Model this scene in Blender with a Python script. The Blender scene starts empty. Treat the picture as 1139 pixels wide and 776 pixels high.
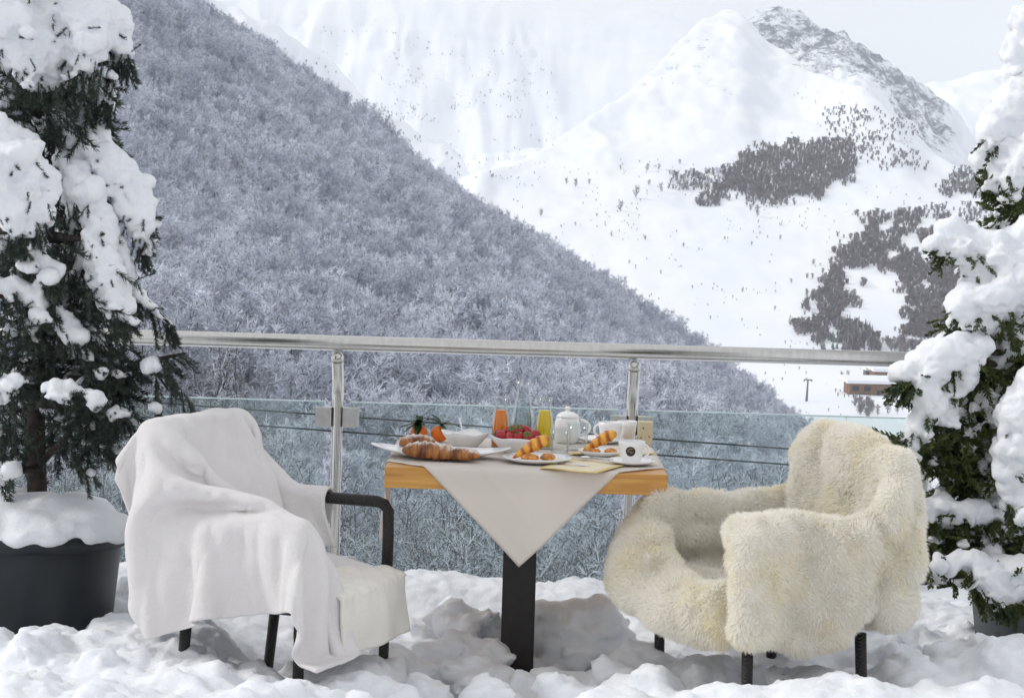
import bpy, bmesh, math, random
import numpy as np
from mathutils import Vector, Matrix, Euler, noise as mnoise
rng = np.random.default_rng(7); random.seed(7)
SC = bpy.context.scene; COL = SC.collection
PI = math.pi
# ------------------------------------------------------------------ camera
F = 2300.0; CX, CY = 569.5, 388.0; CAMZ = 1.42
PITCH = math.atan((388-242)/F); ROLL = 0.029
cam_d = bpy.data.cameras.new('camera'); cam = bpy.data.objects.new('camera', cam_d); COL.objects.link(cam)
RM = Matrix.Rotation(PI/2-PITCH, 4, 'X') @ Matrix.Rotation(ROLL, 4, 'Z')
cam.matrix_world = Matrix.Translation((0, 0, CAMZ)) @ RM
cam_d.sensor_width = 36; cam_d.lens = 36*F/1139; cam_d.clip_start = .1; cam_d.clip_end = 20000
SC.camera = cam
R3 = np.array(RM.to_3x3())
def ray(px, py):
    d = R3 @ np.array([(px-CX)/F, -(py-CY)/F, -1.0])
    return d/d[1]
def at(px, py, Y):
    d = ray(px, py); return Vector((d[0]*Y, Y, CAMZ+d[2]*Y))
def txz(pts):                                # photo points -> horizontal and vertical slopes of the sight line
    a = np.array([ray(*p) for p in pts]); return a[:, 0], a[:, 2]
def project(P):                              # world -> photo pixels
    v = (np.asarray(P)-np.array([0, 0, CAMZ])) @ R3
    return CX+F*v[..., 0]/-v[..., 2], CY-F*v[..., 1]/-v[..., 2]
# ------------------------------------------------------------------ noise
def _h(ix, iy, iz, s):
    n = (ix.astype(np.int64)*374761393+iy.astype(np.int64)*668265263+iz.astype(np.int64)*2147483647+s*974634777) & 0x7fffffff
    n = ((n ^ (n >> 13))*1274126177) & 0x7fffffff
    n = ((n ^ (n >> 16))*668265263) & 0x7fffffff
    return ((n ^ (n >> 15)) & 0xffff)/65535.0
def vnoise(x, y, z=0, s=0):
    x, y, z = np.broadcast_arrays(np.asarray(x, float), np.asarray(y, float), np.asarray(z, float))
    ix, iy, iz = np.floor(x), np.floor(y), np.floor(z)
    f = [a-b for a, b in ((x, ix), (y, iy), (z, iz))]
    u, v, w = [t*t*t*(t*(t*6-15)+10) for t in f]
    def L(dz):
        a = _h(ix, iy, iz+dz, s)*(1-u)+_h(ix+1, iy, iz+dz, s)*u
        b = _h(ix, iy+1, iz+dz, s)*(1-u)+_h(ix+1, iy+1, iz+dz, s)*u
        return a*(1-v)+b*v
    return (L(0)*(1-w)+L(1)*w)*2-1
def fbm(x, y, z=0, o=4, s=0, g=.5):
    t = 0; a = 1; f = 1
    for k in range(o):
        t = t+a*vnoise(x*f+k*17.3, y*f-k*9.1, np.asarray(z, float)*f+k*5.7, s+k); a *= g; f *= 2.03
    return t
# ------------------------------------------------------------------ materials
MATS = {}
class NT:
    def __init__(s, tree): s.t = tree; s.n = tree.nodes; s.l = tree.links
    def add(s, typ, **kw):
        nd = s.n.new(typ)
        for k, v in kw.items():
            if k in nd.inputs: nd.inputs[k].default_value = v
            else: setattr(nd, k, v)
        return nd
    def link(s, a, b): s.l.new(a, b)
def mat(name, col, rough=.5, var=.0, vscale=8, col2=None, bump=0, bscale=40, metal=0, spec=.5, sub=0, subr=(.02, .02, .02), trans=0, ior=1.45, sheen=0, coat=0, stretch=(1, 1, 1), detail=5, band=(.35, .65), attr=None):
    if name in MATS: return MATS[name]
    m = bpy.data.materials.new(name); m.use_nodes = True; T = NT(m.node_tree)
    b = T.n['Principled BSDF']
    b.inputs['Roughness'].default_value = rough; b.inputs['Metallic'].default_value = metal
    b.inputs['Specular IOR Level'].default_value = spec; b.inputs['IOR'].default_value = ior
    b.inputs['Transmission Weight'].default_value = trans; b.inputs['Coat Weight'].default_value = coat
    b.inputs['Sheen Weight'].default_value = sheen
    if sub:
        b.inputs['Subsurface Weight'].default_value = sub; b.inputs['Subsurface Radius'].default_value = subr
        b.inputs['Subsurface Scale'].default_value = 1.0
    b.inputs['Base Color'].default_value = (*col, 1)
    tc = T.add('ShaderNodeTexCoord'); mp = T.add('ShaderNodeMapping'); mp.inputs['Scale'].default_value = stretch
    T.link(tc.outputs['Object'], mp.inputs['Vector'])
    if var or col2:
        nz = T.add('ShaderNodeTexNoise', Scale=vscale, Detail=detail); T.link(mp.outputs[0], nz.inputs['Vector'])
        rp = T.add('ShaderNodeValToRGB'); T.link(nz.outputs['Fac'], rp.inputs['Fac'])
        c2 = col2 if col2 else tuple(min(1, c*(1+var)) for c in col); c1 = col if col2 else tuple(c*(1-var) for c in col)
        rp.color_ramp.elements[0].position = band[0]; rp.color_ramp.elements[1].position = band[1]
        rp.color_ramp.elements[0].color = (*c1, 1); rp.color_ramp.elements[1].color = (*c2, 1)
        T.link(rp.outputs['Color'], b.inputs['Base Color'])
    if bump:
        n2 = T.add('ShaderNodeTexNoise', Scale=bscale, Detail=4); T.link(mp.outputs[0], n2.inputs['Vector'])
        bp = T.add('ShaderNodeBump', Strength=bump, Distance=.01); T.link(n2.outputs['Fac'], bp.inputs['Height'])
        T.link(bp.outputs['Normal'], b.inputs['Normal'])
    MATS[name] = m; return m
# ------------------------------------------------------------------ mesh helpers
def tag(o, label=None, cat=None, group=None, kind=None):
    if label: o['label'] = label
    if cat: o['category'] = cat
    if group: o['group'] = group
    if kind: o['kind'] = kind
    return o
def link(o, parent=None):
    COL.objects.link(o)
    if parent is not None: o.parent = parent
    return o
def meshobj(name, V, Fc, m=None, parent=None, smooth=True, mi=None):
    me = bpy.data.meshes.new(name)
    V = np.asarray(V, dtype=np.float32).reshape(-1, 3)
    if isinstance(Fc, np.ndarray):
        k = Fc.shape[1]; n = len(Fc)
        me.vertices.add(len(V)); me.vertices.foreach_set('co', V.ravel())
        me.loops.add(n*k); me.loops.foreach_set('vertex_index', Fc.astype(np.int32).ravel())
        me.polygons.add(n); me.polygons.foreach_set('loop_start', np.arange(0, n*k, k, dtype=np.int32))
        me.polygons.foreach_set('loop_total', np.full(n, k, dtype=np.int32))
        me.update(calc_edges=True); me.validate()
    else:
        me.from_pydata([tuple(map(float, v)) for v in V], [], [tuple(f) for f in Fc]); me.update()
    for q in (m if isinstance(m, (list, tuple)) else [m]):
        if q: me.materials.append(q)
    if mi is not None: me.polygons.foreach_set('material_index', np.asarray(mi, dtype=np.int32))
    if smooth: me.polygons.foreach_set('use_smooth', np.ones(len(me.polygons), dtype=bool))
    return link(bpy.data.objects.new(name, me), parent)
def thing(name, label, cat, loc=(0, 0, 0), group=None, rz=0):
    o = bpy.data.objects.new(name, None); o.location = loc; o.rotation_euler = (0, 0, rz); o.empty_display_size = .05
    link(o); return tag(o, label, cat, group)
class MB:                                    # collects shapes for ONE mesh
    def __init__(s): s.V = []; s.F = []; s.n = 0
    def add(s, V, Fc, M=None):
        V = [Vector(v) for v in V]
        if M is not None: V = [M @ v for v in V]
        s.V += V; s.F += [tuple(i+s.n for i in f) for f in Fc]; s.n += len(V)
    def box(s, c, d, M=None, bev=0):
        bm = bmesh.new(); bmesh.ops.create_cube(bm, size=1)
        for v in bm.verts: v.co = Vector((v.co.x*d[0], v.co.y*d[1], v.co.z*d[2]))
        if bev: bmesh.ops.bevel(bm, geom=bm.edges[:], offset=bev, segments=2, profile=.7, affect='EDGES')
        for v in bm.verts: v.co += Vector(c)
        bm.verts.index_update(); s.add([v.co for v in bm.verts], [[v.index for v in f.verts] for f in bm.faces], M); bm.free()
    def tube(s, pts, r, n=10, caps=True, M=None, closed=False):
        pts = [Vector(p) for p in pts]; N = len(pts)
        rr = r if isinstance(r, (list, tuple)) else [r]*N
        V = []; up = None
        for i, p in enumerate(pts):
            a = pts[i-1] if (i or closed) else p; b = pts[(i+1) % N] if (i < N-1 or closed) else p
            t = (b-a).normalized() if (b-a).length > 1e-9 else Vector((0, 0, 1))
            if up is None:
                up = Vector((0, 0, 1)) if abs(t.z) < .9 else Vector((1, 0, 0))
            u = (up-t*up.dot(t)); u = u.normalized() if u.length > 1e-6 else t.orthogonal().normalized()
            up = u; w = t.cross(u)
            for k in range(n):
                an = 2*PI*k/n; V.append(p+(u*math.cos(an)+w*math.sin(an))*rr[i])
        Fc = []
        for i in range(N if closed else N-1):
            j = (i+1) % N
            for k in range(n): Fc.append((i*n+k, i*n+(k+1) % n, j*n+(k+1) % n, j*n+k))
        if caps and not closed: Fc += [tuple(range(n))[::-1], tuple(range((N-1)*n, N*n))]
        s.add(V, Fc, M)
    def lathe(s, prof, n=28, M=None, fx=None):   # profile of (radius, z)
        V = []; Fc = []
        for r, z in prof:
            for k in range(n):
                a = 2*PI*k/n; p = Vector((r*math.cos(a), r*math.sin(a), z)); V.append(fx(p, a) if fx else p)
        for i in range(len(prof)-1):
            for k in range(n): Fc.append((i*n+k, i*n+(k+1) % n, (i+1)*n+(k+1) % n, (i+1)*n+k))
        if prof[0][0] > 1e-6: Fc.append(tuple(range(n))[::-1])
        if prof[-1][0] > 1e-6: Fc.append(tuple(range((len(prof)-1)*n, len(prof)*n)))
        s.add(V, Fc, M)
    def ico(s, c, r, sub=2, nz=0, ns=6, sc=(1, 1, 1), seed=0, M=None):
        bm = bmesh.new(); bmesh.ops.create_icosphere(bm, subdivisions=sub, radius=1)
        co = np.array([v.co for v in bm.verts])
        if nz: co = co*(1+nz*fbm(co[:, 0]*ns/6+seed*3.1, co[:, 1]*ns/6-seed, co[:, 2]*ns/6+seed*1.7, 3))[:, None]
        co = co*np.array(sc)*r+np.array(c)
        s.add([Vector(v) for v in co], [[v.index for v in f.verts] for f in bm.faces], M); bm.free()
    def build(s, name, m=None, parent=None, smooth=True, auto=None):
        o = meshobj(name, np.array([tuple(v) for v in s.V]) if s.V else np.zeros((0, 3)), s.F, m, parent, smooth)
        bm = bmesh.new(); bm.from_mesh(o.data); bmesh.ops.remove_doubles(bm, verts=bm.verts, dist=1e-6)
        bmesh.ops.recalc_face_normals(bm, faces=bm.faces)
        if auto:
            for e in bm.edges:
                if len(e.link_faces) == 2 and e.calc_face_angle(0) > auto: e.smooth = False
        bm.to_mesh(o.data); bm.free(); return o
def grid_faces(nu, nv):
    i = np.arange(nu-1)[:, None]*nv+np.arange(nv-1)[None, :]; i = i.ravel()
    return np.stack([i, i+1, i+nv+1, i+nv], 1)
def evaluated(o):                            # bake an object's modifiers into its mesh
    bpy.context.view_layer.update(); dg = bpy.context.evaluated_depsgraph_get()
    me = bpy.data.meshes.new_from_object(o.evaluated_get(dg)); old = o.data; o.modifiers.clear(); o.data = me; bpy.data.meshes.remove(old); return o
def roughen(o, amps, seed=0):
    me = o.data; nv = len(me.vertices); co = np.zeros(nv*3, np.float32); me.vertices.foreach_get('co', co); co = co.reshape(-1, 3).astype(float); vn = np.zeros(nv*3, np.float32); me.vertices.foreach_get('normal', vn); vn = vn.reshape(-1, 3); d = 0
    for k, (fr, am, oc) in enumerate(amps): d = d+am*fbm(co[:, 0]*fr, co[:, 1]*fr, co[:, 2]*fr, oc, seed+k*7)
    co = co+vn*d[:, None]; me.vertices.foreach_set('co', co.astype(np.float32).ravel()); me.update(); return o
def voxel(o, size, smooth=4, fac=.5):
    md = o.modifiers.new('r', 'REMESH'); md.mode = 'VOXEL'; md.voxel_size = size; md.use_smooth_shade = True
    if smooth:
        sm = o.modifiers.new('s', 'SMOOTH'); sm.iterations = smooth; sm.factor = fac
    return evaluated(o)
# ------------------------------------------------------------------ daylight under a thin overcast
SUN_EL, SUN_AZ = math.radians(34), math.radians(-82)      # azimuth measured from +Y (the view) towards +X
w = bpy.data.worlds.new('World'); SC.world = w; w.use_nodes = True
T = NT(w.node_tree); bg = T.n['Background']
sk = T.add('ShaderNodeTexSky', sky_type='NISHITA', sun_disc=False); sk.sun_elevation = SUN_EL; sk.sun_rotation = SUN_AZ
sk.air_density = 1.0; sk.dust_density = 2.5; sk.ozone_density = 1.0; sk.altitude = 1300
hs = T.add('ShaderNodeHueSaturation', Saturation=.55, Value=1.0); T.link(sk.outputs[0], hs.inputs['Color'])
# cloud cover: pale, uneven cloud over the blue
tc = T.add('ShaderNodeTexCoord'); mp = T.add('ShaderNodeMapping'); mp.inputs['Scale'].default_value = (1, 1, 3)
T.link(tc.outputs['Generated'], mp.inputs['Vector'])
nz = T.add('ShaderNodeTexNoise', Scale=2.2, Detail=6); T.link(mp.outputs[0], nz.inputs['Vector'])
rp = T.add('ShaderNodeValToRGB'); T.link(nz.outputs['Fac'], rp.inputs['Fac'])
rp.color_ramp.elements[0].position = .3; rp.color_ramp.elements[1].position = .7
rp.color_ramp.elements[0].color = (8.2, 8.4, 8.9, 1); rp.color_ramp.elements[1].color = (10.0, 10.1, 10.4, 1)
mx = T.add('ShaderNodeMix', data_type='RGBA'); mx.inputs[0].default_value = .78
T.link(hs.outputs[0], mx.inputs[6]); T.link(rp.outputs[0], mx.inputs[7]); T.link(mx.outputs[2], bg.inputs['Color'])
bg.inputs['Strength'].default_value = .10
sd = bpy.data.lights.new('sun', 'SUN'); sd.energy = 1.5; sd.angle = math.radians(14); sd.color = (1, .975, .94)
so = bpy.data.objects.new('sun', sd); link(so)
sdir = Vector((math.sin(SUN_AZ)*math.cos(SUN_EL), math.cos(SUN_AZ)*math.cos(SUN_EL), math.sin(SUN_EL)))   # towards the sun
so.rotation_euler = sdir.to_track_quat('Z', 'Y').to_euler()
SC.view_settings.view_transform = 'Standard'; SC.view_settings.look = 'None'; SC.view_settings.gamma = 1; SC.view_settings.exposure = .12
SC.view_settings.use_curve_mapping = False
cy = SC.cycles; cy.use_denoising = True; cy.max_bounces = 8; cy.diffuse_bounces = 4; cy.glossy_bounces = 4; cy.transmission_bounces = 8
cy.transparent_max_bounces = 24; cy.volume_bounces = 2; cy.caustics_reflective = False; cy.caustics_refractive = False
try: cy.denoiser = 'OPENIMAGEDENOISE'
except Exception: pass
# ------------------------------------------------------------------ land
def snow_mat(name, rock=False):
    m = bpy.data.materials.new(name); m.use_nodes = True; T = NT(m.node_tree); b = T.n['Principled BSDF']
    b.inputs['Roughness'].default_value = .7; b.inputs['Specular IOR Level'].default_value = .2
    tc = T.add('ShaderNodeTexCoord')
    n0 = T.add('ShaderNodeTexNoise', Scale=.012, Detail=6, Roughness=.6); T.link(tc.outputs['Object'], n0.inputs['Vector'])
    r0 = T.add('ShaderNodeValToRGB'); T.link(n0.outputs['Fac'], r0.inputs['Fac'])
    r0.color_ramp.elements[0].position = .35; r0.color_ramp.elements[1].position = .6
    r0.color_ramp.elements[0].color = (.83, .86, .91, 1); r0.color_ramp.elements[1].color = (.9, .91, .93, 1)
    at_ = T.add('ShaderNodeAttribute', attribute_name='rock')
    mp = T.add('ShaderNodeMapping'); mp.inputs['Scale'].default_value = (1, .8, 1.3); T.link(tc.outputs['Object'], mp.inputs['Vector'])
    n1 = T.add('ShaderNodeTexNoise', Scale=.05, Detail=10, Roughness=.8); T.link(mp.outputs[0], n1.inputs['Vector'])
    ad = T.add('ShaderNodeMath', operation='ADD'); T.link(n1.outputs['Fac'], ad.inputs[0]); T.link(at_.outputs['Fac'], ad.inputs[1])
    mr = T.add('ShaderNodeMapRange', interpolation_type='SMOOTHSTEP'); mr.inputs[1].default_value = 1.0; mr.inputs[2].default_value = 1.14
    T.link(ad.outputs[0], mr.inputs[0])
    n2 = T.add('ShaderNodeTexNoise', Scale=.3, Detail=4); T.link(tc.outputs['Object'], n2.inputs['Vector'])
    r2 = T.add('ShaderNodeValToRGB'); T.link(n2.outputs['Fac'], r2.inputs['Fac'])
    r2.color_ramp.elements[0].color = (.11, .12, .15, 1); r2.color_ramp.elements[1].color = (.30, .31, .35, 1)
    mx = T.add('ShaderNodeMix', data_type='RGBA'); T.link(mr.outputs[0], mx.inputs[0]); T.link(r0.outputs[0], mx.inputs[6]); T.link(r2.outputs[0], mx.inputs[7])
    T.link(mx.outputs[2], b.inputs['Base Color'])
    return m
def smooth2(A, n, ax):
    for _ in range(n):
        P = np.pad(A, [(1, 1) if k == ax else (0, 0) for k in range(2)], mode='edge')
        A = (P[2:]+2*P[1:-1]+P[:-2])/4 if ax == 0 else (P[:, 2:]+2*P[:, 1:-1]+P[:, :-2])/4
    return A
def sil(pts):
    x, z = txz(pts); o = np.argsort(x); return lambda t: np.interp(t, x[o], z[o])
# silhouettes of the successive ridges of the far mountains, as seen up the valley
RA = sil([(300, 330), (480, 205), (540, 190), (580, 172), (620, 150), (660, 122), (700, 95), (740, 60), (775, 27), (805, 4), (828, 12), (850, 40), (900, 72), (960, 90), (1000, 125), (1035, 160), (1090, 190), (1139, 205), (1400, 215)])
RD = sil([(-300, -130), (100, -70), (200, -40), (260, -20), (310, 10), (350, 50), (400, 90), (450, 118), (500, 142), (560, 174), (620, 210), (700, 300), (1400, 420)])
RB = sil([(-300, 260), (700, 160), (780, 40), (800, 6), (840, 6), (900, 18), (960, 42), (1020, 82), (1060, 118), (1095, 165), (1139, 195), (1400, 240)])
RCc = sil([(-300, -60), (200, -45), (400, -30), (560, -14), (640, -4), (720, 2), (780, 20), (900, 100), (1400, 200)])
RE = sil([(-300, 200), (900, 150), (1000, 100), (1040, 84), (1090, 76), (1139, 72), (1250, 40), (1400, 10)])
YAf = lambda t: np.interp(t, *(lambda a: (a[0], [1380, 1400, 1650, 2000, 1900, 1600, 1450]))(txz([(300, 200), (540, 190), (680, 110), (805, 4), (870, 55), (1000, 125), (1139, 205)])))
NU, NV = 640, 420
tx = np.linspace(-.46, .46, NU)
Yg = np.concatenate([np.linspace(380, 1300, 150), np.linspace(1306, 2400, 170), np.linspace(2410, 4200, 100)])
Z = np.zeros((NU, NV))
for i, t in enumerate(tx):
    ya = float(YAf(t)); za = float(RA(t))*ya
    kn = [(380, -82), (640, -73), (760, -72), (860, -71)]
    for y, tz in ((1000, -.0665), (1150, -.033), (1350, .008)):
        if y < ya-60 and tz*y < za-4: kn.append((y, tz*y))
    kn.append((ya, za)); Yp, zp = ya, za
    for yr, fz in ((1750, RD), (2450, RB), (3000, RCc), (3600, RE)):
        if yr < Yp+100: continue
        if fz is RD:                          # the left shoulder fades out where the front spur rises
            wq = float(np.clip((-.005-t)/.03, 0, 1))
            if wq == 0: continue
        zr = float(fz(t))*yr
        if fz is RD: zr = zr*wq+(zp-30)*(1-wq)
        kn.append((Yp+(yr-Yp)*.22, min(zp-35, zr-40))); 
        kn.append((Yp+(yr-Yp)*.55, min(zp-35, zr-40)*.45+zr*.55-(yr-Yp)*.03)); kn.append((yr, zr)); Yp, zp = yr, zr
    kn.append((4200, zp-200)); kn = np.array(kn); Z[i] = np.interp(Yg, kn[:, 0], kn[:, 1])
Z = smooth2(smooth2(Z, 3, 1), 5, 0)
X = tx[:, None]*Yg[None, :]; YY = np.broadcast_to(Yg[None, :], X.shape)
amp = np.clip((Yg[None, :]-950)/900, .04, 1)
Z = Z+amp*(6*fbm(X/160, YY/240, 0, 5, 3)-11*np.abs(fbm(X/95, YY/200, 0, 5, 11)))+.8*fbm(X/25, YY/40, 0, 3, 5)*np.clip(amp*2, .2, 1)+2
wallm = np.clip((YY-2060)/80, 0, 1)*np.clip(1-np.abs(YY-2330)/360, 0, 1)**.3*np.clip((X-150)/80, 0, 1); Z = Z-wallm*(26*np.abs(fbm(X/60, YY/190, 0, 5, 33))+8*np.abs(fbm(X/22, YY/60, 0, 4, 35)))+6*wallm
bowl = np.clip((YY-1500)/200, 0, 1)*np.clip((120-X)/120, 0, 1); Z = Z-bowl*(22*np.abs(fbm(X/80, YY/260, 0, 5, 43)))+5*bowl
Z += CAMZ
Pw = np.stack([X, YY, Z], -1); PX, PY = project(Pw)
# rock shows where slopes are steep and wind-blown
def blob(cx, cy, rx, ry, a=0):
    c, s = math.cos(math.radians(a)), math.sin(math.radians(a)); dx, dy = PX-cx, PY-cy
    return np.clip(1-((dx*c+dy*s)/rx)**2-((-dx*s+dy*c)/ry)**2, 0, 1)**.6
rock = np.full(X.shape, .02)
rock += .58*np.clip((Yg[None, :]-2120)/60, 0, 1)*np.clip(1-np.abs(Yg[None, :]-2330)/330, 0, 1)**.3*(PX > 790)*np.clip((1110-PX)/60, 0, 1)
near = (Yg[None, :] < YAf(tx)[:, None]+40)
for a in ((748, 38, 44, 20, -40), (758, 66, 54, 22, -32), (735, 50, 34, 16, -40), (880, 70, 60, 16, 25), (1000, 160, 60, 26, 25), (705, 95, 40, 12, -38), (790, 30, 30, 12, -60), (800, 95, 60, 14, 30)): rock += .38*blob(*a)*near
far = ~near
rock += far*(.1*blob(430, 60, 120, 70, 25)+.30*blob(474, 62, 30, 20)+.26*blob(432, 42, 30, 34)+.36*blob(385, 85, 130, 16, 36)+.34*blob(505, 128, 120, 16, 24)+.30*blob(545, 100, 110, 40)+.36*blob(640, 70, 80, 50)+.34*blob(330, 30, 80, 16, 38)+.30*blob(450, 70, 160, 90))
rock = np.where(far & (PX < 760), np.minimum(rock, .415), rock)
rock += far*.28*blob(1105, 95, 50, 30, 20)
rock = np.where(near & (PX < 845) & (PY < 130), np.minimum(rock, .40), rock)
rock += near*.07*(PY < 330)
mtn = meshobj('mountain', Pw.reshape(-1, 3), grid_faces(NU, NV), snow_mat('mountain snow and rock')); tag(mtn, kind='structure')
a = mtn.data.attributes.new('rock', 'FLOAT', 'POINT'); a.data.foreach_set('value', rock.astype(np.float32).ravel())
_hi = Z-CAMZ
def on_mountain(px, py):                     # first point of the mountain along the sight line
    d = ray(px, py); i = (d[0]-tx[0])/(tx[1]-tx[0]); i0 = int(np.clip(i, 0, NU-2)); f = i-i0
    prof = _hi[i0]*(1-f)+_hi[i0+1]*f; k = np.nonzero((prof/Yg >= d[2]) & (Yg > 640))[0]
    if len(k) == 0: return None
    j = max(k[0], 1); e0, e1 = prof[j-1]-d[2]*Yg[j-1], prof[j]-d[2]*Yg[j]; g = np.clip(-e0/(e1-e0+1e-9), 0, 1)
    Y = Yg[j-1]+g*(Yg[j]-Yg[j-1]); return Vector((d[0]*Y, Y, CAMZ+prof[j-1]*(1-g)+prof[j]*g))
# the wooded spur across the gorge
RH = sil([(-400, -380), (0, -150), (120, -62), (200, -4), (300, 62), (400, 122), (480, 184), (560, 238), (650, 298), (750, 358), (800, 390), (850, 427), (890, 462), (930, 500), (1000, 560), (1139, 640), (1400, 760)])
YH = lambda t: np.interp(t, *(lambda a: (a[0], [760, 740, 690, 640, 560, 420, 300]))(txz([(0, 100), (250, 60), (500, 200), (700, 330), (890, 460), (1139, 640), (1400, 700)])))
HU, HV = 260, 240
hx = np.linspace(-.44, .44, HU); hY = np.concatenate([np.linspace(9, 120, 50), np.linspace(123, 860, 190)])
HZ = np.zeros((HU, HV))
for i, t in enumerate(hx):
    yh = float(YH(t)); zh = float(RH(t))*yh+float(np.interp(t, [-.16, -.02, .135], [0.5, -2.3, -4]))
    z1 = -.185*140; kn = [(9, -5.5), (30, -12), (80, -20), (140, z1)]
    kn += [(140+(yh-140)*.3, z1+(zh-z1)*.26-2), (140+(yh-140)*.65, z1+(zh-z1)*.62-1)] if yh > 250 else []
    kn += [(yh, zh), (yh+50, zh-16), (yh+420, zh-320)]; kn = np.array(kn); HZ[i] = np.interp(hY, kn[:, 0], kn[:, 1])
HZ = smooth2(smooth2(HZ, 2, 1), 1, 0)
HX = hx[:, None]*hY[None, :]; HYY = np.broadcast_to(hY[None, :], HX.shape)
HZ = HZ+CAMZ+np.clip(hY[None, :]/300, 0, 1)*(3.2*fbm(HX/70, HYY/110, 0, 4, 21)); HZ = np.minimum(HZ, np.where(HYY > 640, 1e9, 1e9))
hill = meshobj('hillside', np.stack([HX, HYY, HZ], -1).reshape(-1, 3), grid_faces(HU, HV), mat('hillside snow', (.78, .79, .83), .8, .12, .3)); tag(hill, kind='structure')
def hill_z(x, y):
    t = x/y; i = np.clip((t-hx[0])/(hx[1]-hx[0]), 0, HU-1.001); j = np.interp(y, hY, np.arange(HV)); j = np.clip(j, 0, HV-1.001)
    i0, j0 = i.astype(int), j.astype(int); f, g = i-i0, j-j0
    return (HZ[i0, j0]*(1-f)+HZ[i0+1, j0]*f)*(1-g)+(HZ[i0, j0+1]*(1-f)+HZ[i0+1, j0+1]*f)*g
# one ground sheet under everything, out to the horizon
g = MB(); n = 48; R = [0, 60, 300, 1200, 4000, 9000]
gz = [-30, -60, -130, -190, -240, -260]
g.lathe([(max(r, 1e-7), z) for r, z in zip(R, gz)], n); gr = g.build('ground', mat('valley ground snow', (.82, .84, .88), .8, .08, .02)); tag(gr, kind='structure')
# ------------------------------------------------------------------ bare trees
def rand_m(name, c1, c2, rough=.9, warm=None):
    m = bpy.data.materials.new(name); m.use_nodes = True; T = NT(m.node_tree); b = T.n['Principled BSDF']; b.inputs['Roughness'].default_value = rough
    b.inputs['Specular IOR Level'].default_value = .1
    oi = T.add('ShaderNodeObjectInfo'); rp = T.add('ShaderNodeValToRGB'); T.link(oi.outputs['Random'], rp.inputs['Fac'])
    rp.color_ramp.elements[0].color = (*c1, 1); rp.color_ramp.elements[1].color = (*c2, 1)
    if warm: e = rp.color_ramp.elements.new(.5); e.color = (*warm, 1)
    T.link(rp.outputs[0], b.inputs['Base Color']); return m
def rv(r): 
    v = r.normal(size=3); return v/np.linalg.norm(v)
def bare_tree(name, seed, mats, h=9.0, spread=3.0, nl=9, nb=7, nt=9, tw=.05, tl=.9, frost=.65, shape='round'):
    r = np.random.default_rng(seed); V = []; Fc = []; MI = []
    def prism(a, b, ra, rb, mi, k=3):
        a, b = np.asarray(a, float), np.asarray(b, float); t = b-a; t = t/(np.linalg.norm(t)+1e-9)
        u = np.cross(t, [0, 0, 1.]) if abs(t[2]) < .9 else np.cross(t, [1., 0, 0]); u /= np.linalg.norm(u); w_ = np.cross(t, u); n0 = len(V)
        for p, q in ((a, ra), (b, rb)):
            for i in range(k):
                an = 2*PI*i/k; V.append(p+(u*math.cos(an)+w_*math.sin(an))*q)
        for i in range(k): Fc.append((n0+i, n0+(i+1) % k, n0+k+(i+1) % k, n0+k+i)); MI.append(mi)
    def blade(a, d, L, w_, mi):
        s = np.cross(d, rv(r)); s = s/np.linalg.norm(s)*w_; n0 = len(V); m_ = a+d*L*.5
        V.extend([a-s*.5, a+s*.5, m_+s*.5, a+d*L, m_-s*.5]); Fc.append((n0, n0+1, n0+2, n0+3, n0+4)); MI.append(mi)
    tr = [np.zeros(3)]
    for k in range(1, 6): tr.append(np.array([r.normal(0, .16), r.normal(0, .16), h*.9*k/5])+tr[-1]*[.8, .8, 0])
    for k in range(5): prism(tr[k], tr[k+1], .16*(1-k/5.6), .16*(1-(k+1)/5.6), 0, 5)
    for l in range(nl):
        f = .12+.82*(l+.5)/nl; j = min(int(f*5), 4); p = tr[j]+(tr[j+1]-tr[j])*(f*5-j); an = l*2.4+r.uniform(-.4, .4)
        if shape == 'broom': Lm = spread*(.35+.8*f)*(1.15-.45*max(0, f-.75)/.2)*r.uniform(.8, 1.15)
        elif shape == 'round': Lm = spread*(1.15-.75*abs(f-.45))*r.uniform(.75, 1.1)
        else: Lm = spread*(1.12-f)*r.uniform(.8, 1.1)
        d = np.array([math.cos(an), math.sin(an), r.uniform(.35, .95)]); d /= np.linalg.norm(d); q = p.copy(); rad = .07*(1.1-f*.6)
        for sgm in range(3):
            d2 = d+np.array([0, 0, .18])+rv(r)*.22; d2 /= np.linalg.norm(d2); e = q+d2*Lm/3; prism(q, e, rad*(1-sgm*.28), rad*(.72-sgm*.25), 0); 
            if frost: prism(q+[0, 0, rad*.7], e+[0, 0, rad*.5], rad*.8, rad*.6, 1)
            for b_ in range(nb//3+1):
                s = q+(e-q)*r.uniform(.1, 1); bd = d2*.6+rv(r)*.75+np.array([0, 0, .25]); bd /= np.linalg.norm(bd); bl = Lm*r.uniform(.22, .42); be = s+bd*bl
                prism(s, be, rad*.4, rad*.16, 0 if r.random() > frost else 1)
                for t_ in range(nt):
                    s2 = s+(be-s)*r.uniform(.15, 1); td = bd*.6+rv(r)*.8+np.array([0, 0, .15]); td /= np.linalg.norm(td)
                    blade(s2, td, tl*r.uniform(.5, 1.1), tw*r.uniform(.6, 1.2), 1 if r.random() < frost else 0)
            q, d = e, d2
    me = bpy.data.meshes.new(name); me.from_pydata([tuple(map(float, v)) for v in V], [], Fc); me.update()
    for q in mats: me.materials.append(q)
    me.polygons.foreach_set('material_index', np.array(MI, dtype=np.int32)); return me
bark = rand_m('bark of bare trees', (.17, .165, .18), (.27, .265, .285))
frostm = rand_m('frost on twigs', (.47, .505, .585), (.82, .855, .92), warm=(.64, .665, .73))
barkd = rand_m('dark wet bark', (.05, .048, .048), (.10, .095, .09))
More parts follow.
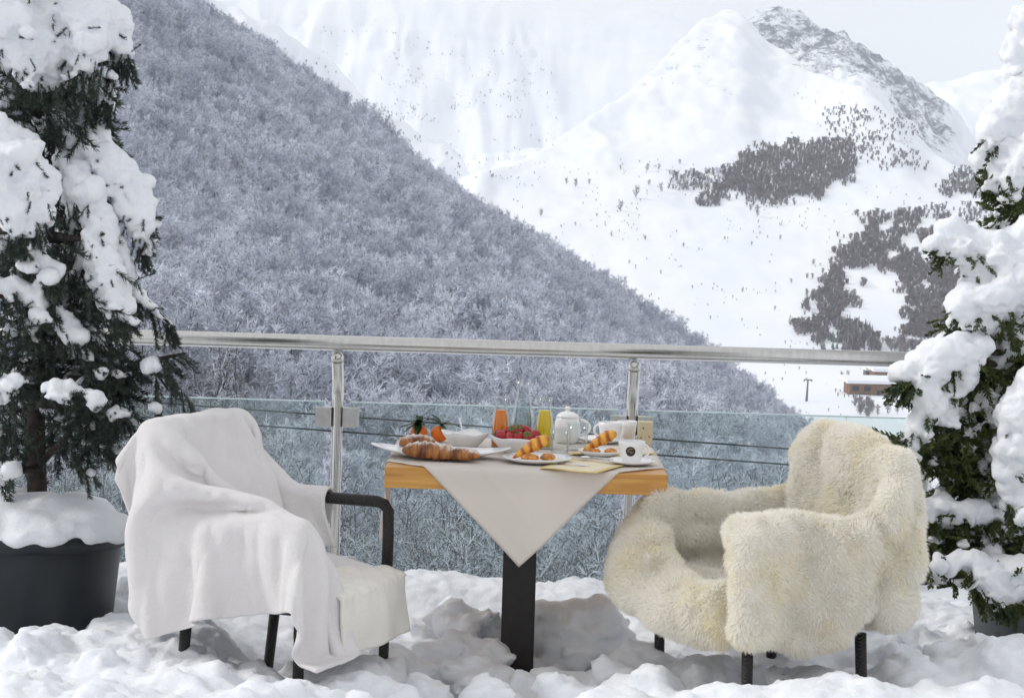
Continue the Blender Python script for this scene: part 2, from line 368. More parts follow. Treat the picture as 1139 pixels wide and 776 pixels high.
barkw = rand_m('dark winter twigs', (.16, .135, .135), (.30, .255, .255))
frosty = [bare_tree('frosted_tree_mesh', 40+k, [bark, frostm], h=7.4+k*.6, spread=3.5, nl=13, nb=8, nt=12, tw=.085, tl=.95, frost=.9) for k in range(4)]
thick = [bare_tree('thicket_tree_mesh', 60+k, [barkd, frostm], h=9+k*.9, spread=2.3, nl=14, nb=9, nt=4, tw=.04, tl=.7, frost=.52) for k in range(4)]
dark = [bare_tree('dark_tree_mesh', 80+k, [barkw, frostm], h=7, spread=2.6, nl=11, nb=8, nt=9, tw=.09, tl=.9, frost=.12) for k in range(3)]
stems = [bare_tree('slender_tree_mesh', 90+k, [barkw, frostm], h=7.2, spread=2.9, nl=12, nb=6, nt=8, tw=.24, tl=.8, frost=.12, shape='broom') for k in range(3)]
def scatter(name, label, cat, meshes, pts, scl, kind='stuff'):
    """one stuff object: points that carry tree copies through geometry nodes"""
    n = len(pts); o = meshobj(name, np.array(pts), [], None, smooth=False); me = o.data
    r = np.random.default_rng(n)
    def at_(nm, typ, val, key='value'):
        a = me.attributes.new(nm, typ, 'POINT'); a.data.foreach_set(key, np.asarray(val).ravel())
    at_('pick', 'INT', r.integers(0, len(meshes), n).astype(np.int32)); at_('size', 'FLOAT', np.asarray(scl, dtype=np.float32))
    rot = np.zeros((n, 3), np.float32); rot[:, 2] = r.uniform(0, 6.28, n); rot[:, :2] = r.normal(0, .05, (n, 2)); at_('turn', 'FLOAT_VECTOR', rot, 'vector')
    ng = bpy.data.node_groups.new(name, 'GeometryNodeTree'); ng.interface.new_socket('Geometry', in_out='INPUT', socket_type='NodeSocketGeometry'); ng.interface.new_socket('Geometry', in_out='OUTPUT', socket_type='NodeSocketGeometry')
    T = NT(ng); gi = T.add('NodeGroupInput'); go = T.add('NodeGroupOutput'); jn = T.add('GeometryNodeJoinGeometry'); ip = T.add('GeometryNodeInstanceOnPoints')
    for me2 in meshes[::-1]:
        so_ = bpy.data.objects.new(me2.name, me2); oi = T.add('GeometryNodeObjectInfo'); oi.inputs['Object'].default_value = so_; oi.inputs['As Instance'].default_value = True
        T.link(oi.outputs['Geometry'], jn.inputs[0])
    def na(nm, typ):
        x = T.add('GeometryNodeInputNamedAttribute', data_type=typ); x.inputs['Name'].default_value = nm; return x.outputs['Attribute']
    er = T.add('FunctionNodeEulerToRotation'); T.link(na('turn', 'FLOAT_VECTOR'), er.inputs[0])
    ip.inputs['Pick Instance'].default_value = True
    T.link(gi.outputs[0], ip.inputs['Points']); T.link(jn.outputs[0], ip.inputs['Instance']); T.link(na('pick', 'INT'), ip.inputs['Instance Index'])
    T.link(er.outputs[0], ip.inputs['Rotation']); T.link(na('size', 'FLOAT'), ip.inputs['Scale']); T.link(ip.outputs[0], go.inputs[0])
    md = o.modifiers.new('trees', 'NODES'); md.node_group = ng
    return tag(o, label, cat, kind=kind)
# wood on the spur
P = []; S = []
y = 72.0
while y < 800:
    step = 2.3+.0031*y; xs = np.arange(-.40*y, .36*y, step); xs = xs+rng.uniform(-.45, .45, len(xs))*step; ys = y+rng.uniform(-.45, .45, len(xs))*step
    t = xs/ys; ok = (ys < YH(t)+14) & (t < .3); xs, ys = xs[ok], ys[ok]; zs = hill_z(xs, ys)
    P.append(np.stack([xs, ys, zs-.2], 1)); S.append(rng.uniform(.6, 1.1, len(xs))*(.92+.2*fbm(xs/40, ys/40, 0, 2, 9))); y += step*.95
P = np.concatenate(P); S = np.concatenate(S)
lo = P[:, 1] < 162+34*vnoise(P[:, 0]/30, P[:, 1]/60, 0, 4)
wood = scatter('wood', 'dense wood of frost covered bare trees over the hillside', 'wood', frosty, P[~lo], S[~lo]*.84)
thicket = scatter('thicket', 'thicket of snowy bare trees in the gorge below the terrace', 'wood', thick, P[lo], S[lo]*.9)

# ------------------------------------------------------------------ groves on the far slope
def inpoly(x, y, poly):
    c = np.zeros(len(x), bool); j = len(poly)-1
    for i in range(len(poly)):
        (xi, yi), (xj, yj) = poly[i], poly[j]
        c ^= ((yi > y) != (yj > y)) & (x < (xj-xi)*(y-yi)/(yj-yi+1e-9)+xi); j = i
    return c
_gx, _gy = PX[:, Yg > 600], PY[:, Yg > 600]
def grove_pts(poly, n, thin=0, seed=0, holes=()):
    """evenly spread stems over the patch of slope seen inside an outline"""
    r = np.random.default_rng(seed+99); poly = np.array(poly, float); lo_, hi_ = poly.min(0), poly.max(0); out = []; seen = 0
    while len(out) < n and seen < n*40:
        q = r.uniform(lo_, hi_, (256, 2)); seen += 256
        w_ = q+np.stack([fbm(q[:, 0]/16, q[:, 1]/10, 0, 3, seed), fbm(q[:, 0]/16, q[:, 1]/10, 7, 3, seed)], 1)*8+r.normal(0, 3.2, (256, 2))
        ok = inpoly(w_[:, 0], w_[:, 1], poly)
        if thin: ok &= fbm(q[:, 0]/22, q[:, 1]/16, 0, 3, seed+2) > thin-1
        for h_ in holes: ok &= ~inpoly(w_[:, 0], w_[:, 1], h_)
        for p in q[ok]:
            m_ = on_mountain(*p)
            if m_ is not None: out.append(m_)
            if len(out) >= n: break
    return np.array([tuple(v) for v in out])
def grove(label, poly, n, meshes, scl, seed, thin=0, holes=(), name='grove'):
    p = grove_pts(poly, n, thin, seed, holes); p[:, 2] -= .2
    return scatter(name, label, 'grove', meshes, p, np.random.default_rng(seed).uniform(.7, 1.15, len(p))*scl)
grove('long dark grove of bare trees on the open snow slope under the peak', [(770, 228), (800, 208), (812, 180), (850, 166), (905, 156), (946, 158), (953, 178), (940, 200), (905, 220), (855, 224), (815, 212), (800, 230)], 2600, stems, .44, 1)
grove('small pale grove of bare trees left of the long dark grove', [(742, 208), (772, 191), (805, 192), (800, 206), (770, 212), (750, 212)], 170, stems+frosty[:1], .4, 2)
grove('big dark grove of bare trees on the knoll above the valley huts', [(946, 252), (985, 234), (1025, 236), (1062, 252), (1100, 262), (1098, 300), (1080, 340), (1062, 378), (1010, 392), (955, 392), (905, 380), (878, 364), (902, 330), (925, 300), (938, 270)], 3800, stems, .44, 3, .72, holes=[[(955, 318), (990, 300), (1012, 330), (1005, 372), (970, 372), (950, 350)]])
grove('loose scrub of bare trees climbing the ridge beside the rock wall', [(915, 122), (960, 118), (1030, 150), (1038, 185), (985, 192), (930, 160)], 380, stems, .36, 4, .85)
grove('dark strip of bare trees at the foot of the rock wall', [(1040, 218), (1062, 186), (1095, 178), (1125, 196), (1100, 214), (1060, 222)], 480, stems, .42, 5)
grove('thin row of bare trees on the rim above the knoll', [(1020, 240), (1060, 232), (1130, 225), (1130, 246), (1060, 252)], 150, stems, .42, 8)
grove('clump of bare trees in the valley below the wooden huts', [(944, 462), (950, 448), (972, 446), (980, 452), (978, 466), (955, 468)], 26, dark, .55, 6)
grove('belt of bare trees on the valley floor behind the wooden huts', [(928, 386), (960, 380), (1010, 380), (1045, 392), (1045, 404), (985, 402), (935, 398)], 110, dark, .62, 7, .9)
# frosted conifers
def conifer(name, seed, mats):
    r = np.random.default_rng(seed); V = []; Fc = []; MI = []
    for k in range(5):
        a = 2*PI*k/5; V.append((.14*math.cos(a), .14*math.sin(a), 0))
    V.append((0, 0, 9)); Fc += [(k, (k+1) % 5, 5) for k in range(5)]; MI += [0]*5
    for k in range(420):
        z = .6+8.2*r.random()**1.15; R_ = (9.1-z)*.27*r.uniform(.55, 1.1); a = r.uniform(0, 6.28); n0 = len(V); c, s = math.cos(a), math.sin(a); wd = .22*(1.2-z/10)
        V += [(.1*c, .1*s, z+.15), (R_*.6*c-wd*s, R_*.6*s+wd*c, z-.05), (R_*c, R_*s, z-.3*R_), (R_*.6*c+wd*s, R_*.6*s-wd*c, z-.05)]; Fc.append((n0, n0+1, n0+2, n0+3)); MI.append(1 if r.random() < .5 else 0)
    me = bpy.data.meshes.new(name); me.from_pydata(V, [], Fc); me.update()
    for q in mats: me.materials.append(q)
    me.polygons.foreach_set('material_index', np.array(MI, dtype=np.int32)); return me
firm = rand_m('conifer needles', (.035, .055, .05), (.07, .09, .085))
fir = [conifer('conifer_mesh', 5+k, [firm, frostm]) for k in range(2)]
grove('stand of frosted conifers at the foot of the knoll', [(912, 372), (935, 358), (962, 362), (972, 384), (940, 392), (915, 388)], 70, fir, .62, 11)
# single trees on the open slope, each a thing
spots = [(735, 209, 1.5), (722, 201, .9), (708, 216, 1.9), (690, 230, 1.6), (655, 200, .9), (640, 203, 1.3), (630, 200, 1.0), (602, 236, 1.2), (566, 238, 1.0), (842, 236, 1.7), (835, 230, 1.2), (720, 186, 1.3), (733, 184, 1.0), (756, 178, .9), (690, 184, .8), (745, 190, .9), (905, 290, .9), (868, 262, .8), (836, 268, .6), (806, 262, .6), (760, 270, .7), (718, 262, .7), (880, 310, .7), (680, 258, .6), (735, 300, .6), (826, 320, .6), (862, 340, .6), (700, 288, .55), (770, 316, .5), (790, 350, .5), (640, 246, .6), (664, 236, .6), (988, 456, .9), (976, 457, .8), (998, 455, .85), (1004, 452, .7), (936, 417, .7), (943, 414, .6)]
for k, (px, py, s_) in enumerate(spots):
    p = on_mountain(px, py+5)
    if p is None: continue
    o = link(bpy.data.objects.new('bare_tree', dark[k % 3])); o.location = p-Vector((0, 0, .2)); q = .62*s_*(1 if k < 32 else 1.2); o.scale = (q*.9, q*.9, q); o.rotation_euler = (0, 0, k*1.3)
    if k < 32: tag(o, 'small bare round tree standing alone on the far open snow slope', 'tree', 'lone trees on the far slope')
    else: tag(o, 'slender bare tree on the flat valley snow near the wooden huts', 'tree', 'slender trees by the huts')
# dwarf shrubs poking through the snow
def shrub_pts(boxes, seed):
    r = np.random.default_rng(seed); out = []
    for (x0, y0, x1, y1, n) in boxes:
        while n > 0:
            q = r.uniform((x0, y0), (x1, y1)); n -= 1
            if vnoise(q[0]/22, q[1]/12, 0, seed) > .1:
                m_ = on_mountain(*q)
                if m_ is not None: out.append(m_)
    return np.array([tuple(v) for v in out])
sp = shrub_pts([(540, 175, 900, 260, 420), (640, 225, 930, 400, 420), (820, 150, 1050, 240, 160), (880, 95, 1030, 160, 130), (700, 60, 800, 110, 60), (830, 380, 960, 470, 60)], 31)
scatter('shrubs', 'sprinkling of dwarf shrubs poking through the snow of the far slope', 'shrubs', dark, sp, np.random.default_rng(4).uniform(.07, .24, len(sp)))
sp = shrub_pts([(330, 20, 480, 180, 420), (380, 90, 620, 200, 520), (420, 40, 620, 130, 260)], 37)
scatter('shrubs', 'dark shrubs dotting the snowy back wall of the high valley', 'shrubs', dark, sp, np.random.default_rng(5).uniform(.12, .45, len(sp)))
# ------------------------------------------------------------------ terrace, railing
def on_z(px, py, z):
    d = ray(px, py); Y = (z-CAMZ)/d[2]; return Vector((d[0]*Y, Y, z))
fl = MB(); fl.box((0, 5.0, -.15), (7.0, 4.6, .3)); terr = fl.build('terrace_floor', mat('dark decking', (.045, .036, .03), .8, .4, 30, bump=.4), smooth=False); tag(terr, kind='structure')
steel = mat('brushed steel', (.60, .585, .55), .2, .05, 60, metal=1, stretch=(1, 1, .05), bump=.03, bscale=300)
steel_d = mat('satin steel', (.55, .55, .53), .4, .08, 40, metal=1)
RY = 7.05; RZ = at(570, 387, RY).z
rail = thing('balcony_railing', 'brushed steel balcony railing with round handrail and clear glass panels', 'railing', (0, RY, 0))
def wp(o):                                   # parts are modelled in world space; keep them there under their thing
    if o.parent: o.matrix_parent_inverse = Matrix.Translation(-o.parent.location) if o.parent.type == 'EMPTY' and o.parent.rotation_euler.z == 0 else o.parent.matrix_basis.inverted()
    return o
def base_inv(o, root): o.matrix_parent_inverse = Matrix.Translation(-root.location); return o
m = MB(); m.tube([(-3.2, RY, RZ), (-.34, RY, RZ), (-.3395, RY, RZ), (1.43, RY, RZ)], .0262, 20); base_inv(m.build('handrail', steel, rail), rail)
PXS = [at(45, 480, 7.1).x, at(376, 430, 7.1).x, at(704, 430, 7.1).x, at(1029, 540, 7.1).x]; PXS = [2*PXS[0]-PXS[1]]+PXS
glassm = bpy.data.materials.new('railing glass'); glassm.use_nodes = True; T = NT(glassm.node_tree); out = T.n['Material Output']; T.n.remove(T.n['Principled BSDF'])
tr = T.add('ShaderNodeBsdfTransparent'); tr.inputs[0].default_value = (.90, .95, .942, 1); gl = T.add('ShaderNodeBsdfGlossy', Roughness=.03); gl.inputs[0].default_value = (.95, 1, .99, 1)
fr = T.add('ShaderNodeFresnel', IOR=1.5); mx = T.add('ShaderNodeMixShader'); T.link(fr.outputs[0], mx.inputs[0]); T.link(tr.outputs[0], mx.inputs[1]); T.link(gl.outputs[0], mx.inputs[2])
# thin, uneven whitish diffuse layer mixed over the panes
df = T.add('ShaderNodeBsdfDiffuse'); df.inputs[0].default_value = (.8, .85, .86, 1); nz = T.add('ShaderNodeTexNoise', Scale=3, Detail=8); tc = T.add('ShaderNodeTexCoord'); T.link(tc.outputs['Object'], nz.inputs['Vector'])
mr = T.add('ShaderNodeMapRange'); mr.inputs[1].default_value = .3; mr.inputs[2].default_value = .9; mr.inputs[3].default_value = .0; mr.inputs[4].default_value = .10; T.link(nz.outputs['Fac'], mr.inputs[0])
m2 = T.add('ShaderNodeMixShader'); T.link(mr.outputs[0], m2.inputs[0]); T.link(mx.outputs[0], m2.inputs[1]); T.link(df.outputs[0], m2.inputs[2]); T.link(m2.outputs[0], out.inputs['Surface'])
edge = mat('glass edge', (.62, .78, .75), .15, spec=.6)
GZ = at(570, 453, 7.1).z
for k, x in enumerate(PXS):
    m = MB(); m.tube([(x, 7.1, -.02), (x, 7.1, .835)], .019, 16); m.tube([(x, 7.1, .78), (x, 7.1, .838), (x, 7.075, .875), (x, 7.055, RZ-.062)], .0205, 16)
    p = base_inv(m.build('post', steel, rail, auto=.7), rail)
    m = MB(); m.ico((x, RY, RZ-.05), .0215, 3); m.tube([(x, RY, RZ-.045), (x, RY, RZ-.02)], .006, 8); m.build('post_cap', steel, p)
    if k < 4 or True:
        for zc in (GZ-.05, .2):
            for s in (-1, 1):
                m = MB(); m.box((x+s*.047, 7.098, zc), (.056, .034, .068), bev=.003)
                for dz in (-.017, .017): m.tube([(x+s*.047+.004*s, 7.079, zc+dz), (x+s*.047+.004*s, 7.086, zc+dz)], .0055, 8)
                m.build('glass_clamp', steel_d, p, smooth=False)
for a, b in zip(PXS[:-1], PXS[1:]):
    m = MB(); m.box(((a+b)/2, 7.1, (GZ+.06)/2), (b-a-.09, .0105, GZ-.06)); g_ = base_inv(m.build('glass_panel', glassm, rail, smooth=False), rail)
    m = MB(); m.box(((a+b)/2, 7.1, GZ+.0025), (b-a-.09, .0105, .004)); m.build('glass_edge', edge, g_, smooth=False)
# return of the railing at the corner, running away along the side of the terrace
# two thin cables strung outside the panels
blk = mat('dark cable', (.03, .035, .04), .5)
for (l, r_) in (((150, 446), (830, 495.5)), ((150, 463), (830, 513))):
    a, b = at(*l, 7.26), at(*r_, 7.26); d = (b-a); m = MB(); m.tube([a-d*1.2, a, b, b+d*.38], .0032, 6)
    base_inv(m.build('cable', blk, rail), rail)
# ------------------------------------------------------------------ snow lying on the terrace
snowm = bpy.data.materials.new('fresh snow'); snowm.use_nodes = True; T = NT(snowm.node_tree); b = T.n['Principled BSDF']
b.inputs['Base Color'].default_value = (.89, .905, .935, 1); b.inputs['Roughness'].default_value = .65; b.inputs['Specular IOR Level'].default_value = .25
b.inputs['Subsurface Weight'].default_value = .35; b.inputs['Subsurface Radius'].default_value = (.03, .035, .045); b.inputs['Subsurface Scale'].default_value = 1
tc = T.add('ShaderNodeTexCoord'); n1 = T.add('ShaderNodeTexNoise', Scale=55, Detail=6, Roughness=.65); T.link(tc.outputs['Object'], n1.inputs['Vector'])
n2 = T.add('ShaderNodeTexNoise', Scale=420, Detail=2); T.link(tc.outputs['Object'], n2.inputs['Vector'])
ad = T.add('ShaderNodeMath', operation='MULTIPLY_ADD'); ad.inputs[1].default_value = .35; T.link(n2.outputs['Fac'], ad.inputs[0]); T.link(n1.outputs['Fac'], ad.inputs[2])
bp = T.add('ShaderNodeBump', Strength=.55, Distance=.012); T.link(ad.outputs[0], bp.inputs['Height']); T.link(bp.outputs['Normal'], b.inputs['Normal'])
MOUND = [  # photo px, py of the crest, distance, half-widths across / along, flank drop
    (175, 632, 6.3, .22, .35, .14), (250, 640, 6.5, .35, .4, .1), (330, 668, 6.6, .4, .4, .1), (120, 668, 6.0, .2, .3, .15), (90, 690, 5.6, .16, .25, .15),
    (170, 690, 5.7, .35, .3, .10), (130, 730, 5.2, .3, .25, .10), (60, 752, 5.0, .25, .2, .1), (200, 745, 4.95, .25, .2, .08), (20, 765, 4.8, .3, .2, .08), (120, 772, 4.7, .3, .2, .05), (290, 768, 4.75, .15, .2, .08),
    (12, 700, 5.4, .09, .12, .14), (22, 735, 5.2, .09, .1, .12),
    (150, 634, 6.5, .3, .35, .12), (215, 640, 6.6, .35, .35, .1), (60, 700, 5.3, .12, .14, .1), (975, 662, 6.6, .25, .3, .1), (1060, 690, 6.5, .25, .3, .1), (925, 705, 5.9, .3, .3, .1),
    (225, 690, 5.5, .2, .2, .10), (200, 712, 5.15, .2, .16, .1), (150, 700, 5.35, .25, .2, .1), (360, 735, 5.3, .18, .2, .12), (340, 765, 4.9, .2, .2, .1), (410, 735, 5.4, .14, .2, .12), (400, 762, 5.0, .2, .2, .1), (440, 720, 5.6, .12, .2, .14),
    (490, 643, 6.75, .36, .3, .10), (570, 660, 6.75, .3, .25, .1), (640, 650, 6.75, .24, .3, .1), (700, 672, 6.7, .25, .3, .12), (430, 655, 6.7, .3, .3, .1),
    (515, 683, 6.25, .17, .16, .17), (560, 690, 6.2, .12, .14, .17), (495, 668, 6.3, .1, .1, .2), (630, 690, 6.2, .14, .16, .17), (668, 682, 6.1, .1, .12, .2),
    (525, 738, 5.65, .10, .10, .12), (470, 745, 5.6, .07, .1, .12), (550, 762, 5.35, .08, .08, .08), (620, 752, 5.5, .1, .08, .08), (660, 765, 5.2, .14, .12, .1),
    (705, 722, 5.5, .13, .2, .13), (740, 745, 5.15, .16, .2, .12), (700, 768, 4.9, .2, .15, .1), (780, 728, 5.5, .18, .25, .1), (800, 765, 4.9, .15, .2, .1), (860, 715, 5.7, .2, .3, .1),
    (900, 745, 5.2, .14, .2, .12), (880, 768, 4.85, .25, .2, .08), (925, 690, 6.2, .25, .3, .1), (985, 655, 6.75, .16, .3, .12), (1030, 680, 6.6, .12, .25, .16), (1005, 700, 6.2, .16, .2, .14),
    (985, 722, 5.6, .16, .2, .12), (1010, 742, 5.2, .2, .25, .12), (1100, 722, 5.35, .24, .3, .12), (1139, 730, 5.3, .25, .3, .1), (950, 768, 4.8, .25, .2, .08), (1060, 764, 4.8, .3, .25, .08), (1200, 735, 5.2, .4, .4, .1)]
nx, ny = 330, 230; gx = np.linspace(-2.5, 2.5, nx); gy = np.linspace(3.6, 7.07, ny); GXX, GYY = np.meshgrid(gx, gy, indexing='ij')
acc = np.exp(26*(np.full(GXX.shape, .15)+.05*((np.abs(GXX) > 1.25)|(GYY < 4.7)))); wx = GXX+.05*fbm(GXX*4, GYY*4, 0, 3, 61); wy = GYY+.05*fbm(GXX*4, GYY*4, 5, 3, 62)
for (px, py, Y, rx, ry, dr) in MOUND:
    p = at(px, py, Y); q = ((wx-p.x)/rx)**2+((wy-p.y)/ry)**2; acc += np.exp(26*(p.z+.004-dr*q*(1+.6*q)))
hs_ = np.log(acc)/26
c1 = fbm(GXX*7, GYY*7, 0, 4, 71); c2 = 1-np.abs(fbm(GXX*11, GYY*11, 3, 3, 72))*2
calm = np.clip((6.45-GYY)/.5, .18, 1); hs_ = hs_+.014*c1*calm+.014*calm*np.clip(c2, 0, 1)*(fbm(GXX*2.3, GYY*2.3, 0, 2, 73) > -.1)+.004*fbm(GXX*40, GYY*40, 0, 2, 74)
def dig(px, py, Y, r, z):                    # hollows kicked down to the decking
    global hs_
    p = at(px, py, Y); q = np.exp(-(((GXX-p.x)/r)**2+((GYY-p.y)/(r*1.3))**2)**2); hs_ = hs_*(1-q)+z*q
dig(655, 745, 5.75, .085, -.015); dig(480, 755, 5.55, .06, -.015); dig(515, 770, 5.4, .07, -.015); dig(700, 738, 5.75, .05, -.01); dig(582, 765, 5.72, .09, -.01); dig(50, 728, 5.65, .1, .02)
SNOWG = (gx, gy, hs_)
def snow_z(x, y):
    return float(hs_[int(np.clip(np.searchsorted(gx, x), 0, nx-1)), int(np.clip(np.searchsorted(gy, y), 0, ny-1))])
top = np.stack([GXX, GYY, hs_], -1).reshape(-1, 3); bot = top.copy(); bot[:, 2] = -.045
F1 = grid_faces(nx, ny); F2 = F1[:, ::-1]+nx*ny; I = np.arange(nx*ny).reshape(nx, ny); rim = np.concatenate([I[:, 0], I[-1, 1:], I[-2::-1, -1], I[0, -2:0:-1]]); r2 = np.roll(rim, -1)
F3 = np.stack([rim, r2, r2+nx*ny, rim+nx*ny], 1)
m = MB(); m.V = [Vector(v) for v in np.concatenate([top, bot])]; m.F = [tuple(f) for f in np.concatenate([F1[:, ::-1], F2[:, ::-1], F3[:, ::-1]])]; m.n = len(m.V)
r = np.random.default_rng(12)
KK = 1.0
for (px, py, Y, rad) in [(625, 700, 5.95, .085), (655, 690, 5.95, .075), (680, 705, 5.95, .055), (640, 725, 5.9, .06), (610, 722, 5.95, .06), (500, 690, 6.0, .06), (535, 700, 5.95, .075), (515, 722, 5.8, .05), (545, 732, 5.75, .055), (520, 748, 5.6, .05), (555, 755, 5.6, .04), (475, 728, 5.8, .045), (668, 728, 5.9, .045), (710, 735, 5.6, .05), (690, 752, 5.4, .045), (655, 757, 5.55, .03), (470, 768, 5.3, .05), (545, 774, 5.15, .05), (625, 772, 5.2, .05)]:
    p = at(px, py, Y); m.ico(p, rad*1.12, 4, .42, 11, (1.2, 1, .8), seed=px)
for k in range(420):                         # clods thrown up by boots and shovel
    x, y = r.uniform(-1.5, 1.6), r.uniform(4.5, 6.7)
    if vnoise(x*2.2, y*2.2, 0, 5) < -.05 and k % 4: continue
    z = snow_z(x, y)
    if z < .1 or y > 6.35: continue
    rad = .010+.032*r.random()**2.2; m.ico((x, y, z+rad*.1), rad, 3, .55, 12, (1.2, 1.2, .75), seed=k)
sn = meshobj('snow', np.array([tuple(v) for v in m.V]), m.F, snowm); sn = voxel(sn, .0115, 1, .4); roughen(sn, [(14, .010, 3), (45, .005, 3)], 3)
tag(sn, 'deep trampled snow lying lumpy over the terrace floor', 'snow', kind='structure')
# ------------------------------------------------------------------ table and cloth
TX, TY, TZ, TW = .047, 5.825, .752, .3755      # centre, top height, half-width
pine = bpy.data.materials.new('oiled pine'); pine.use_nodes = True; T = NT(pine.node_tree); b = T.n['Principled BSDF']; b.inputs['Roughness'].default_value = .42
tc = T.add('ShaderNodeTexCoord'); mp = T.add('ShaderNodeMapping'); mp.inputs['Scale'].default_value = (1.2, 9, 14); T.link(tc.outputs['Object'], mp.inputs['Vector'])
nz = T.add('ShaderNodeTexNoise', Scale=3.5, Detail=6, Distortion=1.2); T.link(mp.outputs[0], nz.inputs['Vector']); rp = T.add('ShaderNodeValToRGB'); T.link(nz.outputs['Fac'], rp.inputs['Fac'])
rp.color_ramp.elements[0].position = .3; rp.color_ramp.elements[1].position = .7; rp.color_ramp.elements[0].color = (.44, .18, .03, 1); rp.color_ramp.elements[1].color = (.68, .37, .085, 1); T.link(rp.outputs[0], b.inputs['Base Color'])
tab = thing('cafe_table', 'square cafe table with thick pine top on one dark square pedestal', 'table', (TX, TY, 0))
m = MB(); m.box((0, 0, TZ-.028), (TW*2, TW*2, .056), bev=.003); m.build('tabletop', pine, tab, smooth=False)
iron = mat('black brown powder coat', (.018, .014, .013), .45, .2, 30, bump=.05, bscale=200)
m = MB(); m.box((-.008, -.01, .36), (.094, .094, .66), bev=.004); m.box((-.008, -.01, .68), (.3, .3, .012)); m.build('pedestal', iron, tab, smooth=False)
m = MB(); m.box((-.008, -.01, .012), (.42, .42, .024), bev=.004); m.build('base_plate', iron, tab, smooth=False)
linen = bpy.data.materials.new('cream table linen'); linen.use_nodes = True; T = NT(linen.node_tree); b = T.n['Principled BSDF']; out = T.n['Material Output']
b.inputs['Base Color'].default_value = (.90, .84, .77, 1); b.inputs['Roughness'].default_value = .85; b.inputs['Sheen Weight'].default_value = .1
tl = T.add('ShaderNodeBsdfTranslucent'); tl.inputs[0].default_value = (.82, .75, .68, 1); mx = T.add('ShaderNodeMixShader'); mx.inputs[0].default_value = .38
tc = T.add('ShaderNodeTexCoord'); wv = T.add('ShaderNodeTexNoise', Scale=600, Detail=1); T.link(tc.outputs['Object'], wv.inputs['Vector']); bp = T.add('ShaderNodeBump', Strength=.15, Distance=.001); T.link(wv.outputs['Fac'], bp.inputs['Height']); T.link(bp.outputs[0], b.inputs['Normal'])
T.link(b.outputs[0], mx.inputs[1]); T.link(tl.outputs[0], mx.inputs[2]); T.link(mx.outputs[0], out.inputs[0])
N = 110; D = .632; cxo = -.012
u = np.linspace(-1, 1, N); U, V = np.meshgrid(u, u, indexing='ij'); dx = (U-V)*.5*D+cxo; dy = (U+V)*.5*D
P = np.zeros((N, N, 3)); W = TW+.003; R_ = .008
def fold(d):                                 # distance along the cloth -> position across, drop
    s = np.sign(d); e = np.abs(d)-(W-R_); arc = R_*PI/2
    hor = np.where(e < 0, np.abs(d), np.where(e < arc, W-R_+R_*np.sin(np.clip(e, 0, arc)/R_), W))
    drop = np.where(e < 0, 0, np.where(e < arc, R_*(1-np.cos(np.clip(e, 0, arc)/R_)), R_+e-arc)); return s*hor, drop, np.maximum(e, 0)
hx, drx, ex = fold(dx); hy, dry, ey = fold(dy)
drop = drx+dry; P[..., 0] = TX+hx; P[..., 1] = TY+hy; P[..., 2] = TZ+.0025-drop
P[..., 1] += -np.sign(dy)*-.0*ey; fl_ = np.where(ey > 0, ey, 0)
P[..., 1] += np.sign(dy)*(.012+.012*np.sin(dx*15+.6)+.006*np.sin(dx*29))*np.clip(ey/.2, 0, 1)
P[..., 0] += np.sign(dx)*(.012*np.sin(dy*16+.3)+.008*np.sin(dy*29+1))*np.clip(ex/.2, 0, 1)+np.sign(dx)*ex*.06
P[..., 2] += .0016*np.clip(fbm(dx*9, dy*9, 0, 3, 41), -.5, 1)*(drop < .001)
bord = np.maximum(np.abs(U), np.abs(V)); hemr = .0016*((bord > .955) & (bord < .985)); P[..., 2] += hemr*(drop < .001); P[..., 1] -= hemr*(ey > 0)
# pressed crease of the folded cloth
cr = np.exp(-((dx*.72+dy*.69+.345)/.004)**2)*(dx > -.17)*(dx < .02)
P[..., 2] += .003*cr*(drop < .001); P[..., 1] -= .003*cr*(ey > 0)
cl = meshobj('tablecloth', P.reshape(-1, 3), grid_faces(N, N)[:, ::-1], linen); s_ = cl.modifiers.new('thickness', 'SOLIDIFY'); s_.thickness = .0012; s_.offset = 1
tag(cl, 'cream square tablecloth laid cornerwise so its points hang over the pine table edges', 'tablecloth')
# ------------------------------------------------------------------ breakfast on the table
CZ = TZ+.0055
china = mat('white china', (.86, .85, .84), .12, .015, 30, coat=.3)
def on_t(px, py, dz=0): return on_z(px, py, CZ+dz)
def ell(a, bb): return lambda p, an: Vector((p.x*a, p.y*bb, p.z))
def plate_mesh(R, h=.018, rim=.35, fx=None, n=48):
    m = MB(); m.lathe([(R*.55, 0), (R*.6, .0), (R*.8, h*.45), (R, h), (R*.985, h+.003), (R*.8, h*.5+.004), (R*.62, .005), (1e-7, .0045)], n, fx=fx); return m
def put(name, label, cat, p, group=None, rz=0): return thing(name, label, cat, p, group, rz)
# --- long platter with raised pointed ends
p = on_t(490, 508)
def leaf(v, a):
    x = v.x*1.38; y = v.y*.78*(1-.18*abs(math.cos(a))**3); q = abs(math.cos(a))**4; rr = math.hypot(v.x, v.y)/.125
    return Vector((x*(1+.13*q*rr**2), y, v.z+.028*q*max(0, rr-.35)**1.5))
m = plate_mesh(.125, .016, fx=leaf, n=64); plat = m.build('serving_platter', china); plat.location = p; plat.rotation_euler = (0, 0, -.05)
tag(plat, 'long white china platter with raised pointed ends carrying the croissants', 'platter')
